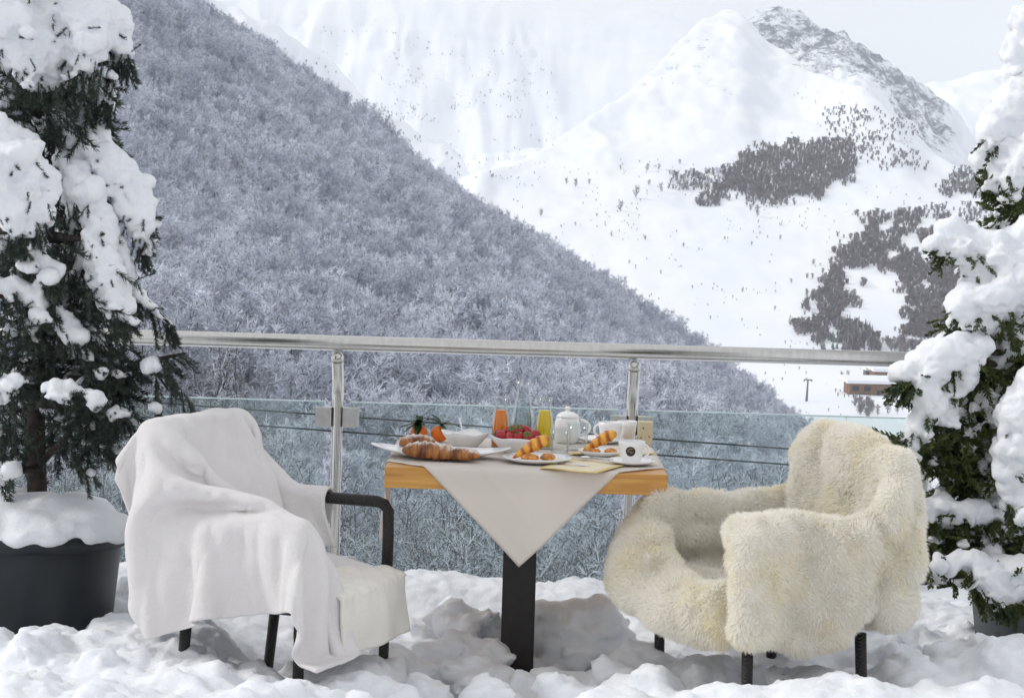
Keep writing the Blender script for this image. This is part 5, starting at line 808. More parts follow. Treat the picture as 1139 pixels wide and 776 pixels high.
422,-679,685,-7,40,17,8,39,16,18,35,19,23,31,19,30,23,22,33,18,22,25,29,20,4,41,15,-18,38,10,-7,41,12,11,37,19,17,35,20,-20,40,-4,-40,3,-16,-29,-34,-4,-7,-41,12,3,-38,22,9,-30,29,-6,-43,16,-38,-10,-13,-10,45,9,-11,39,7,-14,40,6,-14,40,3,-15,40,1,-14,41,0,-14,40,0,-14,40,0,-14,41,0,-15,40,0,-14,41,0,-14,40,0,-15,40,0,-14,41,0,-14,40,0,-14,41,0,-14,41,0,-15,41,0,-13,41,0,-13,41,0,-12,28,32,-11,-10,42,-15,-41,12,-19,-31,-24,-22,-17,-33,-21,-31,-22,-19,-38,-7,-19,-39,0,-19,-39,0,-19,-39,0,-19,-39,0,
410,-662,646,10,39,15,18,36,18,22,32,20,24,29,20,31,21,21,32,20,22,19,34,19,-3,41,13,-15,40,11,5,39,17,23,27,26,7,41,13,-28,33,-9,-40,-9,-16,-22,-39,2,-1,-40,18,11,-32,28,3,-37,23,-22,-40,4,-32,19,-12,-5,40,15,-7,41,12,-9,40,11,-11,40,10,-12,40,8,-13,41,5,-15,40,3,-14,40,1,-14,41,0,-14,40,0,-15,41,0,-14,40,0,-14,40,0,-15,41,0,-14,40,0,-14,41,0,-14,40,0,-14,41,0,-14,41,0,-13,41,5,-11,15,41,-12,-26,33,-17,-41,-7,-21,-20,-32,-21,-25,-28,-20,-37,-12,-19,-39,0,-19,-38,0,-19,-39,0,-19,-39,0,-18,-39,0,
425,-651,606,16,37,17,19,34,19,21,32,19,24,31,19,31,20,22,29,23,22,14,37,18,-11,41,10,-1,41,15,16,32,23,23,24,29,-1,44,6,-34,24,-16,-38,-20,-12,-15,-41,8,6,-36,24,11,-33,26,-10,-42,12,-39,-22,-5,-32,29,-1,0,41,12,0,41,13,-2,40,14,-5,41,13,-7,40,13,-9,40,11,-11,41,10,-12,40,8,-14,41,5,-14,40,3,-14,40,1,-15,41,0,-14,40,0,-15,41,0,-14,40,0,-15,40,0,-14,41,0,-14,40,0,-13,41,0,-12,39,15,-11,-1,44,-14,-39,16,-20,-34,-20,-21,-18,-33,-20,-34,-21,-19,-38,-1,-20,-39,0,-19,-39,0,-19,-38,0,-19,-39,0,-19,-39,0,
462,-657,584,12,40,10,13,39,14,17,36,16,21,33,19,29,23,22,29,25,21,9,38,17,-7,41,12,11,37,21,24,18,31,17,34,22,-12,43,-2,-39,12,-18,-33,-28,-8,-8,-41,14,12,-32,27,1,-39,20,-25,-36,3,-44,-3,-6,-28,33,1,-7,42,11,0,41,14,0,40,13,0,41,14,0,40,14,-3,41,15,-4,41,13,-7,40,13,-10,40,12,-11,41,9,-13,40,8,-13,41,5,-15,40,3,-14,41,0,-15,40,0,-14,40,0,-15,41,0,-14,40,0,-13,41,0,-11,29,28,-12,-19,38,-16,-41,-2,-21,-23,-31,-20,-28,-26,-20,-38,-7,-19,-39,0,-20,-38,0,-19,-39,0,-19,-39,0,-19,-38,0,-19,-39,0,
504,-669,584,11,42,0,10,42,2,12,41,8,14,39,13,19,33,19,29,25,22,4,39,15,9,38,18,19,28,28,23,16,33,10,39,16,-19,39,-10,-40,0,-19,-28,-33,-3,-4,-40,18,11,-33,27,-11,-41,13,-37,-23,-3,-42,13,-5,-25,35,4,-11,41,10,-2,41,13,0,41,14,0,40,14,0,41,13,-2,41,14,0,40,14,0,41,15,-3,40,14,-5,41,14,-7,40,13,-10,41,11,-11,40,10,-13,40,7,-14,41,5,-15,40,3,-15,40,1,-14,40,-1,-13,43,0,-7,14,40,-14,-36,24,-20,-35,-18,-22,-23,-31,-20,-36,-15,-19,-39,0,-19,-38,0,-20,-39,0,-19,-38,0,-19,-39,0,-19,-39,0,-19,-38,0,
546,-679,584,11,41,0,11,42,0,10,42,0,10,42,1,12,41,8,15,38,16,14,35,20,17,31,25,22,19,33,21,24,29,2,44,9,-27,30,-16,-40,-11,-17,-23,-37,2,1,-38,22,5,-36,23,-25,-36,4,-42,-8,-6,-38,23,-2,-22,36,5,-14,41,10,-5,41,12,-1,41,14,-1,41,13,-1,41,14,-1,41,14,-1,40,15,0,41,14,-2,41,14,0,40,14,0,40,15,-3,41,15,-6,40,13,-8,41,13,-10,40,11,-12,40,10,-13,40,7,-13,39,4,-14,43,5,-6,-9,44,-17,-43,4,-22,-26,-27,-20,-32,-21,-19,-39,-3,-20,-38,0,-19,-38,0,-19,-39,0,-20,-39,0,-19,-38,0,-19,-39,0,-19,-39,0,
588,-690,584,11,42,0,11,41,0,10,42,0,11,42,0,11,42,0,11,42,5,14,38,18,16,32,24,22,19,33,16,31,25,-4,44,3,-34,20,-22,-36,-22,-14,-19,-38,8,4,-36,24,-9,-39,16,-36,-26,-3,-42,8,-7,-32,29,0,-22,37,6,-15,40,10,-8,40,11,-3,42,13,-2,41,14,-1,41,14,-2,41,14,0,40,14,-1,41,14,-1,41,15,0,40,14,-1,41,15,-2,41,14,-1,40,15,-1,40,15,-3,40,14,-6,41,14,-9,39,14,-11,40,10,-3,31,27,-8,-29,33,-22,-39,-7,-23,-26,-25,-20,-39,-8,-19,-38,0,-19,-38,0,-19,-39,0,-19,-38,0,-19,-39,0,-19,-39,0,-20,-38,0,-19,-39,0,
631,-701,584,10,42,0,11,42,0,11,42,0,10,42,0,11,41,0,11,42,0,11,42,6,14,37,18,20,23,31,15,34,23,-14,43,-6,-37,6,-23,-33,-30,-8,-17,-38,9,1,-37,23,-20,-38,8,-43,-10,-7,-38,21,-5,-28,32,2,-23,37,6,-16,39,9,-9,41,11,-6,41,13,-3,41,13,-2,42,14,-2,40,14,-1,42,14,0,40,14,-1,41,15,0,41,15,0,41,14,-2,40,15,-1,41,15,-2,40,14,-2,41,15,-2,40,15,-2,41,15,6,37,25,6,5,47,-15,-36,23,-22,-36,-11,-22,-29,-23,-18,-39,5,-19,-38,2,-19,-39,0,-19,-38,0,-19,-39,0,-19,-38,0,-19,-39,0,-20,-39,0,-19,-38,0,
673,-712,584,10,42,0,11,42,0,11,42,0,10,42,0,11,41,0,11,42,0,12,42,0,11,41,6,16,32,27,11,38,17,-21,39,-12,-38,-12,-22,-27,-35,0,-22,-37,3,-4,-38,23,-32,-31,0,-43,11,-10,-31,29,-1,-29,33,2,-25,35,4,-17,39,9,-10,41,11,-7,41,12,-5,41,13,-3,42,14,-2,41,14,-1,41,14,0,41,15,1,41,14,1,40,15,0,41,15,1,41,16,0,41,15,2,40,16,2,40,17,5,39,19,8,36,27,10,20,37,2,-7,44,-16,-36,21,-22,-34,-12,-23,-29,-24,-19,-39,3,-15,-38,10,-19,-39,6,-19,-38,2,-19,-39,0,-19,-39,0,-19,-38,0,-20,-39,0,-19,-38,0,
715,-722,584,11,42,0,10,41,0,11,42,0,10,42,0,11,42,0,11,41,0,12,42,0,11,41,0,12,42,10,3,44,8,-30,28,-18,-31,-33,0,-19,-34,16,-24,-31,-16,-22,-38,5,-42,-12,-5,-30,33,0,-29,31,0,-30,30,0,-30,31,0,-21,37,7,-11,41,10,-8,41,13,-5,41,12,-4,41,14,-2,41,14,0,42,14,0,41,15,2,41,15,3,41,15,4,40,17,5,40,16,6,40,19,6,38,20,9,37,24,8,34,26,10,26,34,9,13,41,-1,-13,42,-17,-36,18,-23,-34,-15,-22,-28,-24,-22,-37,-6,-18,-39,6,-14,-39,14,-17,-38,10,-18,-39,7,-19,-39,2,-19,-38,0,-20,-39,0,-19,-39,0,
]
def unpack(s, dim):
    return np.cumsum(np.array(s).reshape(dim[0], dim[1], 3), axis=1)/2000.0
# ------------------------------------------------------------------ armchairs
rattan = bpy.data.materials.new('black woven rattan'); rattan.use_nodes = True; T = NT(rattan.node_tree); b = T.n['Principled BSDF']; b.inputs['Roughness'].default_value = .5; b.inputs['Base Color'].default_value = (.016, .014, .014, 1)
tc = T.add('ShaderNodeTexCoord'); wv = T.add('ShaderNodeTexWave', Scale=62, Distortion=.6, Detail=1); wv.bands_direction = 'DIAGONAL'; T.link(tc.outputs['Object'], wv.inputs[0]); bp = T.add('ShaderNodeBump', Strength=.6, Distance=.004); T.link(wv.outputs['Fac'], bp.inputs['Height']); T.link(bp.outputs[0], b.inputs['Normal'])
def rtube(m, pts, r): m.tube(pts, r, 10)
def make_chair(label):
    t = thing('armchair', label, 'armchair', (0, 0, 0), 'woven black armchairs at the table')
    for s in (-1, 1):
        m = MB(); rtube(m, [(.182, s*.262, 0), (.186, s*.262, .25), (.188, s*.262, .40)], [.0125, .0138, .0145]); m.build('leg', rattan, t)
        m = MB(); rtube(m, [(-.172, s*.243, 0), (-.152, s*.246, .15), (-.136, s*.25, .32), (-.13, s*.25, .41)], [.0125, .0138, .0145, .015]); m.build('leg', rattan, t)
        m = MB(); rtube(m, [(.188, s*.262, .38), (.19, s*.264, .56), (.188, s*.264, .63), (.176, s*.264, .646), (.155, s*.264, .652), (0, s*.264, .652), (-.2, s*.262, .652)], [.0155, .0155, .0155, .016, .016, .016, .016]); m.build('armrest', rattan, t)
    m = MB(); m.box((0, 0, .444), (.42, .52, .024), bev=.01); m.build('seat_frame', rattan, t)
    m = MB(); m.box((-.0, 0, .463), (.40, .48, .018), bev=.01); m.build('seat', rattan, t)
    m = MB(); m.box((0, 0, .195), (.042, .46, .40), bev=.016, M=Matrix.Translation((-.19, 0, .43))@Matrix.Rotation(-.12, 4, 'Y')); m.build('backrest', rattan, t)
    return t
ch = make_chair('black woven armchair under a smooth white blanket, left of the table'); ch.location = (-.585, 5.303, 0); ch.rotation_euler = (0, 0, math.radians(-20))
c2 = ch.copy(); COL.objects.link(c2); c2['label'] = 'black woven armchair under a shaggy cream fur throw, right of the table'; c2.location = (.683, 5.303, 0); c2.rotation_euler = (0, 0, math.radians(200))
for k in ch.children: q = k.copy(); COL.objects.link(q); q.parent = c2
ML = Matrix.Translation((-.585, 5.303, 0))@Matrix.Rotation(math.radians(-20), 4, 'Z')
MR = Matrix.Translation((.683, 5.303, 0))@Matrix.Rotation(math.radians(200), 4, 'Z')
# smooth blanket on the left chair
fleece = bpy.data.materials.new('white fleece'); fleece.use_nodes = True; T = NT(fleece.node_tree); b = T.n['Principled BSDF']; b.inputs['Base Color'].default_value = (.80, .765, .75, 1); b.inputs['Roughness'].default_value = .9; b.inputs['Sheen Weight'].default_value = .35; b.inputs['Sheen Roughness'].default_value = .5; b.inputs['Specular IOR Level'].default_value = .1
tc = T.add('ShaderNodeTexCoord'); nz = T.add('ShaderNodeTexNoise', Scale=170, Detail=6, Roughness=.75); T.link(tc.outputs['Object'], nz.inputs[0]); bp = T.add('ShaderNodeBump', Strength=.8, Distance=.005); T.link(nz.outputs['Fac'], bp.inputs['Height']); T.link(bp.outputs[0], b.inputs['Normal'])
X = unpack(THROW, THROW_DIM); X[..., 0] = np.where(X[..., 0] < -.27, -.27+(X[..., 0]+.27)*.5, X[..., 0]); X[..., 2] = np.where(X[..., 2] > .7, .7+(X[..., 2]-.7)*.89, X[..., 2]); fq = (X[..., 0] > .22) & (X[..., 2] < .64); X[..., 0] = np.where(fq, .22+(X[..., 0]-.22)*.45, X[..., 0]); X[..., 2] = np.where(X[..., 2] < .56, .56+(X[..., 2]-.56)*1.28, X[..., 2]); X[..., 2] = np.where(X[..., 2] < .42, .42+(X[..., 2]-.42)*.45, X[..., 2]); bl = meshobj('blanket', X.reshape(-1, 3), grid_faces(*THROW_DIM), fleece); bl.matrix_world = ML
s = bl.modifiers.new('subdivision', 'SUBSURF'); s.levels = 2; s.render_levels = 2
s = bl.modifiers.new('thickness', 'SOLIDIFY'); s.thickness = .010; s.offset = 0
s = bl.modifiers.new('rounding', 'SUBSURF'); s.levels = 1; s.render_levels = 1
bl.modifiers.remove(bl.modifiers[2]); bl.modifiers.remove(bl.modifiers[1]); evaluated(bl)
me = bl.data; nv = len(me.vertices); co = np.zeros(nv*3, np.float32); me.vertices.foreach_get('co', co); co = co.reshape(-1, 3); vn = np.zeros(nv*3, np.float32); me.vertices.foreach_get('normal', vn); vn = vn.reshape(-1, 3)
hang = np.clip(1-np.abs(vn[:, 2])*1.3, 0, 1); hx_, hy_ = co[:, 0]-co[:, 1]*.3, co[:, 1]+co[:, 0]*.3
pl_ = (fbm(hx_*15, hy_*15, co[:, 2]*2.2, 2, 51)*.014+(.35-np.abs(fbm(hx_*11, hy_*11, co[:, 2]*2.5+hx_*3, 2, 57)))*.030)*hang+fbm(co[:, 0]*10, co[:, 1]*10, co[:, 2]*10, 3, 53)*.0045; co = co+vn*pl_[:, None]; me.vertices.foreach_set('co', co.astype(np.float32).ravel()); me.update()
s = bl.modifiers.new('thickness', 'SOLIDIFY'); s.thickness = .010; s.offset = 0
s = bl.modifiers.new('rounding', 'SUBSURF'); s.levels = 1; s.render_levels = 1
tag(bl, 'smooth white fleece blanket draped over the left armchair, one corner hanging by its front leg', 'blanket')
# the end of the blanket folded over the far armrest
n1, n2 = 40, 44; xs_ = np.linspace(-.215, .02, n1); t_ = np.linspace(-.17, .15, n2); XX_, TT = np.meshgrid(xs_, t_, indexing='ij'); up = np.clip((-.06-XX_)/.15, 0, 1); rr = .026; a_ = np.clip(TT/rr, -PI/2, PI/2); ex = np.maximum(np.abs(TT)-rr*PI/2, 0)
yy = .264+np.sin(a_)*rr*(1+.2*up)+np.sign(TT)*(.006+.008*np.sin(XX_*48+TT*9))*np.clip(ex/.06, 0, 1)-.02*up*(TT < 0)*np.clip(ex/.1, 0, 1); zz = .652+.021*np.cos(a_)-ex*(1+.0*TT)+.10*up**1.6; xx = XX_+.035*np.clip(ex/.12, 0, 1)*np.sign(-TT)*(XX_ > -.05)+.008*fbm(XX_*12, TT*12, 0, 2, 4)
bf_ = meshobj('blanket_fold', np.stack([xx, yy, zz], -1).reshape(-1, 3), grid_faces(n1, n2)[:, ::-1], fleece, bl); s = bf_.modifiers.new('thickness', 'SOLIDIFY'); s.thickness = .010; s.offset = 1; s = bf_.modifiers.new('rounding', 'SUBSURF'); s.levels = 1; s.render_levels = 1
# quilted pad over the seat front of the left chair
quilt = mat('cream quilted cotton', (.82, .78, .71), .85, .04, 12, bump=.3, bscale=220, sheen=.2)
n1, n2 = 60, 70; t_ = np.linspace(0, .47, n1); y_ = np.linspace(-.18, .22, n2); TT, YY_ = np.meshgrid(t_, y_, indexing='ij'); R_ = .035
tt = TT+.02*fbm(YY_*7, TT*3, 0, 2, 5); e = tt-.29; arc = R_*PI/2
xx = np.where(e < 0, -.06+tt, np.where(e < arc, .23+R_*np.sin(np.clip(e, 0, arc)/R_), .23+R_+.03*np.clip(e-arc, 0, 1)))
zz = np.where(e < 0, .484, np.where(e < arc, .484-R_*(1-np.cos(np.clip(e, 0, arc)/R_)), .484-R_-(e-arc)))
qa, qb = (TT+YY_)/.062, (TT-YY_)/.062; puff = .008*(np.abs(np.sin(PI*qa))*np.abs(np.sin(PI*qb)))**.5*(e < .04)
zz = zz+np.where(e < 0, puff, 0); xx = xx+np.where(e >= 0, puff+.012*np.sin(YY_*21+.5)*np.clip(e/.15, 0, 1)+.012*fbm(YY_*9, TT*4, 0, 2, 6)*np.clip(e/.1, 0, 1), 0)
yy = YY_*(1+.10*np.clip(e/.2, 0, 1))+.012*np.clip(e/.2, 0, 1)
pad = meshobj('seat_pad', np.stack([xx, yy, zz], -1).reshape(-1, 3), grid_faces(n1, n2)[:, ::-1], quilt); pad.matrix_world = ML; s = pad.modifiers.new('thickness', 'SOLIDIFY'); s.thickness = .008; s.offset = -1
tag(pad, 'cream quilted pad hanging over the seat front of the left armchair', 'seat pad')
# shaggy throw on the right chair
hide = bpy.data.materials.new('cream fur'); hide.use_nodes = True; T = NT(hide.node_tree); b = T.n['Principled BSDF']; b.inputs['Roughness'].default_value = .8; b.inputs['Specular IOR Level'].default_value = .15; b.inputs['Sheen Weight'].default_value = .2
tc = T.add('ShaderNodeTexCoord'); nz = T.add('ShaderNodeTexNoise', Scale=5.5, Detail=4, Roughness=.65); T.link(tc.outputs['Object'], nz.inputs[0]); rp = T.add('ShaderNodeValToRGB'); T.link(nz.outputs['Fac'], rp.inputs[0])
rp.color_ramp.elements[0].position = .3; rp.color_ramp.elements[1].position = .5; rp.color_ramp.elements[0].color = (.95, .89, .72, 1); rp.color_ramp.elements[1].color = (.97, .945, .88, 1); T.link(rp.outputs[0], b.inputs['Base Color'])
tl = T.add('ShaderNodeBsdfTranslucent'); T.link(rp.outputs[0], tl.inputs[0]); mx = T.add('ShaderNodeMixShader'); mx.inputs[0].default_value = .5; T.link(b.outputs[0], mx.inputs[1]); T.link(tl.outputs[0], mx.inputs[2]); T.link(mx.outputs[0], T.n['Material Output'].inputs[0])
def catmull(o, lv):
    s = o.modifiers.new('subdivision', 'SUBSURF'); s.levels = lv; s.render_levels = lv; return evaluated(o)
fm = MB(); fr_ = np.random.default_rng(21)
def pile(p, rr): fm.ico(np.array(p)+fr_.normal(0, .003, 3), rr*fr_.uniform(.95, 1.06), 2, .06, 6, seed=int(fr_.integers(99)))
for x in np.arange(-.24, .225, .028):        # over the near armrest and down its outside
    top = .668+.010*math.sin(x*23)
    for z in np.arange(.425+.16*max(0, (.05-x)/.29)**1.4-.018*math.sin(x*19+1), top, .03): pile((x+.004*math.sin(z*40), .278+.016*math.sin(x*26+z*5)+.03*(top-z), z), .041)
    pile((x, .25, top), .043)
for x in np.arange(-.25, .20, .03):          # over the far armrest
    for z in np.arange(.47, .665, .03): pile((x, -.275-.02*(.66-z), z), .040)
    pile((x, -.25, .662), .043); pile((x, -.235, .60), .036); pile((x, .235, .60), .036)
for y in np.arange(-.235, .24, .03):         # up the inside of the back, over its top, down behind
    e = abs(y)/.235; zt = .866-.035*e**3
    for z in np.arange(.47, zt, .03): pile((-.15-.16*(z-.45)-.03*e**3+.007*math.sin(y*31), y*(1-.12*(z-.45)), z), .044)
    for z in np.arange(.56+.06*(1-e), zt-.02, .03): pile((-.235-.08*(zt-z)+.016*math.sin(y*24+z*8), y*(1.0+.25*(zt-z)), z), .042)
for z in np.arange(.47, .84, .03):           # the loose side of the drape, from the near corner of the back round to the arm
    for k in range(7): t = k/6; pile((-.245+.06*t-.05*math.sin(PI*t)*(.86-z), .205+.075*t+.015*math.sin(z*17), z-.07*t*(z > .72)), .040)
for x in np.arange(-.16, .25, .035):         # the seat
    for y in np.arange(-.22, .225, .035): pile((x, y, .475+.012*math.sin(x*30)*math.sin(y*22+1)), .036)
Tp = np.array([(.19, -.30, .655), (.235, -.20, .60), (.25, -.06, .505), (.245, .07, .49), (.225, .175, .50)]); Bt = np.array([(.255, -.34, .485), (.335, -.20, .48), (.325, -.03, .43), (.28, .10, .41), (.21, .215, .415)])
for i in range(29):                          # the flap that falls over the seat front
    u_ = i/28*4; j = min(int(u_), 3); f = u_-j; a_, b_ = Tp[j]*(1-f)+Tp[j+1]*f, Bt[j]*(1-f)+Bt[j+1]*f
    for k in range(11):
        t = k/10; q = a_*(1-t)+b_*t; q[0] += .035*math.sin(PI*min(1, t*1.1))+.012*math.sin(u_*5.5)*t; pile(q, .036)
ft = fm.build('fur_throw', hide); voxel(ft, .012, 7, .5); roughen(ft, [(5, .010, 2), (16, .005, 2)], 6)
me = ft.data; nv = len(me.vertices); co = np.zeros(nv*3, np.float32); me.vertices.foreach_get('co', co); co = co.reshape(-1, 3); me.calc_loop_triangles(); tri = np.zeros(len(me.loop_triangles)*3, np.int32); me.loop_triangles.foreach_get('vertices', tri); tri = tri.reshape(-1, 3)
a, b_, c = co[tri[:, 0]], co[tri[:, 1]], co[tri[:, 2]]; cr = np.cross(b_-a, c-a); ar = np.linalg.norm(cr, axis=1); fn = cr/ar[:, None]
# outer side: away from the middle of the seat mass
vn = np.zeros((nv, 3)); 
for k in range(3): np.add.at(vn, tri[:, k], cr)
vn /= np.linalg.norm(vn, axis=1, keepdims=True)+1e-9
NS = 230000; r = np.random.default_rng(5); ti = r.choice(len(tri), NS, p=ar/ar.sum()); u_, v_ = r.random(NS), r.random(NS); fl = u_+v_ > 1; u_[fl], v_[fl] = 1-u_[fl], 1-v_[fl]; w_ = 1-u_-v_
p0 = a[ti]*w_[:, None]+b_[ti]*u_[:, None]+c[ti]*v_[:, None]; nn = vn[tri[ti, 0]]*w_[:, None]+vn[tri[ti, 1]]*u_[:, None]+vn[tri[ti, 2]]*v_[:, None]; nn /= np.linalg.norm(nn, axis=1, keepdims=True)+1e-9
cl_ = np.stack([fbm(p0[:, 0]*26, p0[:, 1]*26, p0[:, 2]*26, 3, 81+k) for k in range(3)], 1); c2_ = np.stack([fbm(p0[:, 0]*7, p0[:, 1]*7, p0[:, 2]*7, 2, 91+k) for k in range(3)], 1)
L = (r.uniform(.010, .019, NS)*(1+.3*vnoise(p0[:, 0]*9, p0[:, 1]*9, p0[:, 2]*9, 3)))[:, None]
d1 = nn*1.0+cl_*.36+c2_*.22+np.array([0, 0, -.22])+r.normal(0, .16, (NS, 3)); d1 /= np.linalg.norm(d1, axis=1, keepdims=True)
d2 = d1+np.array([0, 0, -.35])+cl_*.3+r.normal(0, .15, (NS, 3)); d2 /= np.linalg.norm(d2, axis=1, keepdims=True)
sv = np.cross(d1, r.normal(size=(NS, 3))); sv /= np.linalg.norm(sv, axis=1, keepdims=True); wd = .0009
p1 = p0+d1*L*.5; p2 = p1+d2*L*.5
SV = np.stack([p0-sv*wd, p0+sv*wd, p1+sv*wd*.8, p1-sv*wd*.8, p2], 1).reshape(-1, 3); b0 = np.arange(NS)*5
quad = np.stack([b0, b0+1, b0+2, b0+3], 1); tr3 = np.stack([b0+3, b0+2, b0+4], 1)
assert all(len(q.vertices) == 4 for q in me.polygons); bf = np.zeros(len(me.polygons)*4, np.int32); me.loops.foreach_get('vertex_index', bf); bf = bf.reshape(-1, 4)
Vall = np.concatenate([co, SV]); me2 = bpy.data.meshes.new('fur_throw'); nf = len(bf)+2*NS; me2.vertices.add(len(Vall)); me2.vertices.foreach_set('co', Vall.astype(np.float32).ravel())
lv = np.concatenate([bf.ravel(), (quad+nv).ravel(), (tr3+nv).ravel()]); me2.loops.add(len(lv)); me2.loops.foreach_set('vertex_index', lv.astype(np.int32)); me2.polygons.add(nf)
lt = np.concatenate([np.full(len(bf), 4), np.full(NS, 4), np.full(NS, 3)]).astype(np.int32); ls = np.concatenate([[0], np.cumsum(lt)[:-1]]).astype(np.int32); me2.polygons.foreach_set('loop_start', ls); me2.polygons.foreach_set('loop_total', lt); me2.update(calc_edges=True)
me2.polygons.foreach_set('use_smooth', np.ones(nf, dtype=bool)); me2.materials.append(hide); ft.data = me2; ft.matrix_world = MR
tag(ft, 'long haired cream fur throw covering the right armchair from back to seat front', 'throw')
# ------------------------------------------------------------------ the two snow laden potted conifers
def snow_strokes(strokes, K, seed, flat=.8, spots=(), dust=0):
    m = MB(); r = np.random.default_rng(seed); k = 0
    for i in r.choice(len(spots), dust, replace=False) if dust else ():   # powder caught on the twigs
        q, d, s_ = spots[i]; q = np.array(q)+np.array(d)/np.linalg.norm(d)*.05*s_+np.array([0, -.004, .008]); m.ico(q, r.uniform(.009, .024), 2, .4, 9, (1.3, 1.2, .7), seed=int(i))
    for st in strokes:
        Yv = st[0]; pts = []
        for (px, py, rp) in st[1]:
            p = at(px, py, Yv); pts.append((np.array(p), rp*K*Yv/F))
        for (a, ra), (b, rb) in zip(pts[:-1], pts[1:]):
            n = max(2, int(np.linalg.norm(b-a)/(.45*min(ra, rb))))
            for i in range(n+1):
                t = i/n; c = a+(b-a)*t; rad = ra+(rb-ra)*t; k += 1
                q = c+r.normal(0, .10, 3)*rad; m.ico(q, rad*r.uniform(.86, 1.08), 2, .16, 7, (1, 1.12, flat), seed=k+seed)
        if len(pts) == 1: m.ico(pts[0][0], pts[0][1], 2, .2, 7, (1.2, 1.1, .7), seed=k)
    return m
def snow_load(strokes, seed, parent, K, spots, dust):
    o = snow_strokes(strokes, K, seed, .8, spots, dust).build('snow_load', snowm, parent); voxel(o, .008, 2, .4); roughen(o, [(13, .020, 3), (44, .007, 3)], seed); return base_inv(o, parent)
def twig_template(kind, seed):
    r = np.random.default_rng(seed); V = []; Fc = []; L = .105
    n = 84 if kind == 'spruce' else 80
    m = MB(); m.tube([(0, 0, 0), (L*.5, 0, -.004), (L, 0, -.018)], [.0022, .0018, .001], 4); V = [tuple(v) for v in m.V]; Fc = [f for f in m.F]
    for i in range(n):
        t = r.uniform(.02, 1); c = np.array([L*t, 0, -.004*t*2-.010*max(0, t-.5)]); an = r.uniform(0, 2*PI)
        if kind == 'spruce':
            d = np.array([.75, math.cos(an)*.8, math.sin(an)*.8]); d /= np.linalg.norm(d); ln = r.uniform(.016, .025); w_ = .0017
        else:
            s = 1 if r.random() < .5 else -1; d = np.array([.85, s*.75, r.normal(0, .3)]); d /= np.linalg.norm(d); ln = r.uniform(.014, .038)*(1.15-t*.7); w_ = .0034
        sd_ = np.cross(d, r.normal(size=3)); sd_ /= np.linalg.norm(sd_); b = len(V); e = c+d*ln; mid = c+d*ln*.5
        if kind == 'spruce': V += [tuple(c-sd_*w_), tuple(c+sd_*w_), tuple(e)]; Fc.append((b, b+1, b+2))
        else: V += [tuple(c-sd_*w_*.5), tuple(mid-sd_*w_), tuple(e), tuple(mid+sd_*w_)]; Fc.append((b, b+1, b+2, b+3))
    return np.array(V), Fc
def twig_mesh(name, kind, spots, m, parent, seed):
    """spots: (point, direction, scale) ; merged into one foliage mesh"""
    tem = [twig_template(kind, seed+k) for k in range(3)]; VV = []; FF = []; n0 = 0; r = np.random.default_rng(seed)
    for (p, d, s) in spots:
        V, Fc = tem[r.integers(3)]; d = np.array(d, float); d /= np.linalg.norm(d)+1e-9; u = np.cross([0, 0, 1.0], d); u = u/(np.linalg.norm(u)+1e-6); w_ = np.cross(d, u); ro = r.uniform(-.8, .8); u2 = u*math.cos(ro)+w_*math.sin(ro); w2 = np.cross(d, u2)
        VV.append((V@np.stack([d, u2, w2]))*s+np.array(p)); FF += [tuple(i+n0 for i in f) for f in Fc]; n0 += len(V)
    return meshobj(name, np.concatenate(VV), FF, m, parent, smooth=False)
def twigs_under(strokes, r, per=9, out=1.0, s=(.7, 1.2), tips=14):
    sp = []
    for st in strokes:
        Yv = st[0]; L = st[1]
        for (a, b) in zip(L[:-1], L[1:]):
            n = max(2, int(math.hypot(a[0]-b[0], a[1]-b[1])/10)); 
            for i in range(n*per//4+1):
                t = r.random(); px, py, rp = [a[k]+(b[k]-a[k])*t for k in range(3)]; rad = rp*Yv/F; p = np.array(at(px, py, Yv)); dr = np.array(at(b[0], b[1], Yv))-np.array(at(a[0], a[1], Yv)); dr /= np.linalg.norm(dr)+1e-9
                off = np.array([r.uniform(-.8, .8)*rad, r.uniform(-.5, .9)*rad, -r.uniform(.55, 1.0)*rad]); d = dr*.7*out+r.normal(0, .45, 3)+np.array([0, -.15, -.75]); sp.append((p+off, d, r.uniform(*s)))
        px, py, rp = L[-1]; rad = rp*Yv/F; p = np.array(at(px, py, Yv)); q = np.array(at(L[-2][0], L[-2][1], Yv)); dr = (p-q)/(np.linalg.norm(p-q)+1e-9)
        for k in range(tips):                # tufts poking out below the end of the bough
            sp.append((p+np.array([r.uniform(-.9, .9)*rad, r.uniform(-1.1, .2)*rad, r.uniform(-.9, -.1)*rad]), dr*.8+r.normal(0, .4, 3)+np.array([0, -.3, -.5]), r.uniform(.4, .7)))
        for (px, py, rp) in L:
            rad = rp*Yv/F; p = np.array(at(px, py, Yv))
            for k in range(tips//3): sp.append((p+np.array([r.uniform(-1, 1)*rad, -r.uniform(.5, 1.0)*rad, -r.uniform(.4, .9)*rad]), r.normal(0, .5, 3)+np.array([0, -.5, -.6]), r.uniform(.35, .6)))
    return sp
def region(boxes, r, s=(.7, 1.2), down=.7):
    sp = []
    for (x0, y0, x1, y1, Y0, Y1, n) in boxes:
        for k in range(n):
            p = np.array(at(r.uniform(x0, x1), r.uniform(y0, y1), r.uniform(Y0, Y1))); d = r.normal(0, .7, 3)+np.array([r.uniform(-.2, .6), -.2, -down]); sp.append((p, d, r.uniform(*s)))
    return sp
def limb(m, pts, Yv, r0, r1):
    P = [at(px, py, Yv if not isinstance(Yv, (list, tuple)) else Yv[i]) for i, (px, py) in enumerate(pts)]; n = len(P); m.tube(P, [r0+(r1-r0)*i/(n-1) for i in range(n)], 8)
barkm = mat('conifer bark', (.036, .026, .021), .85, .5, 30, bump=.8, bscale=60)
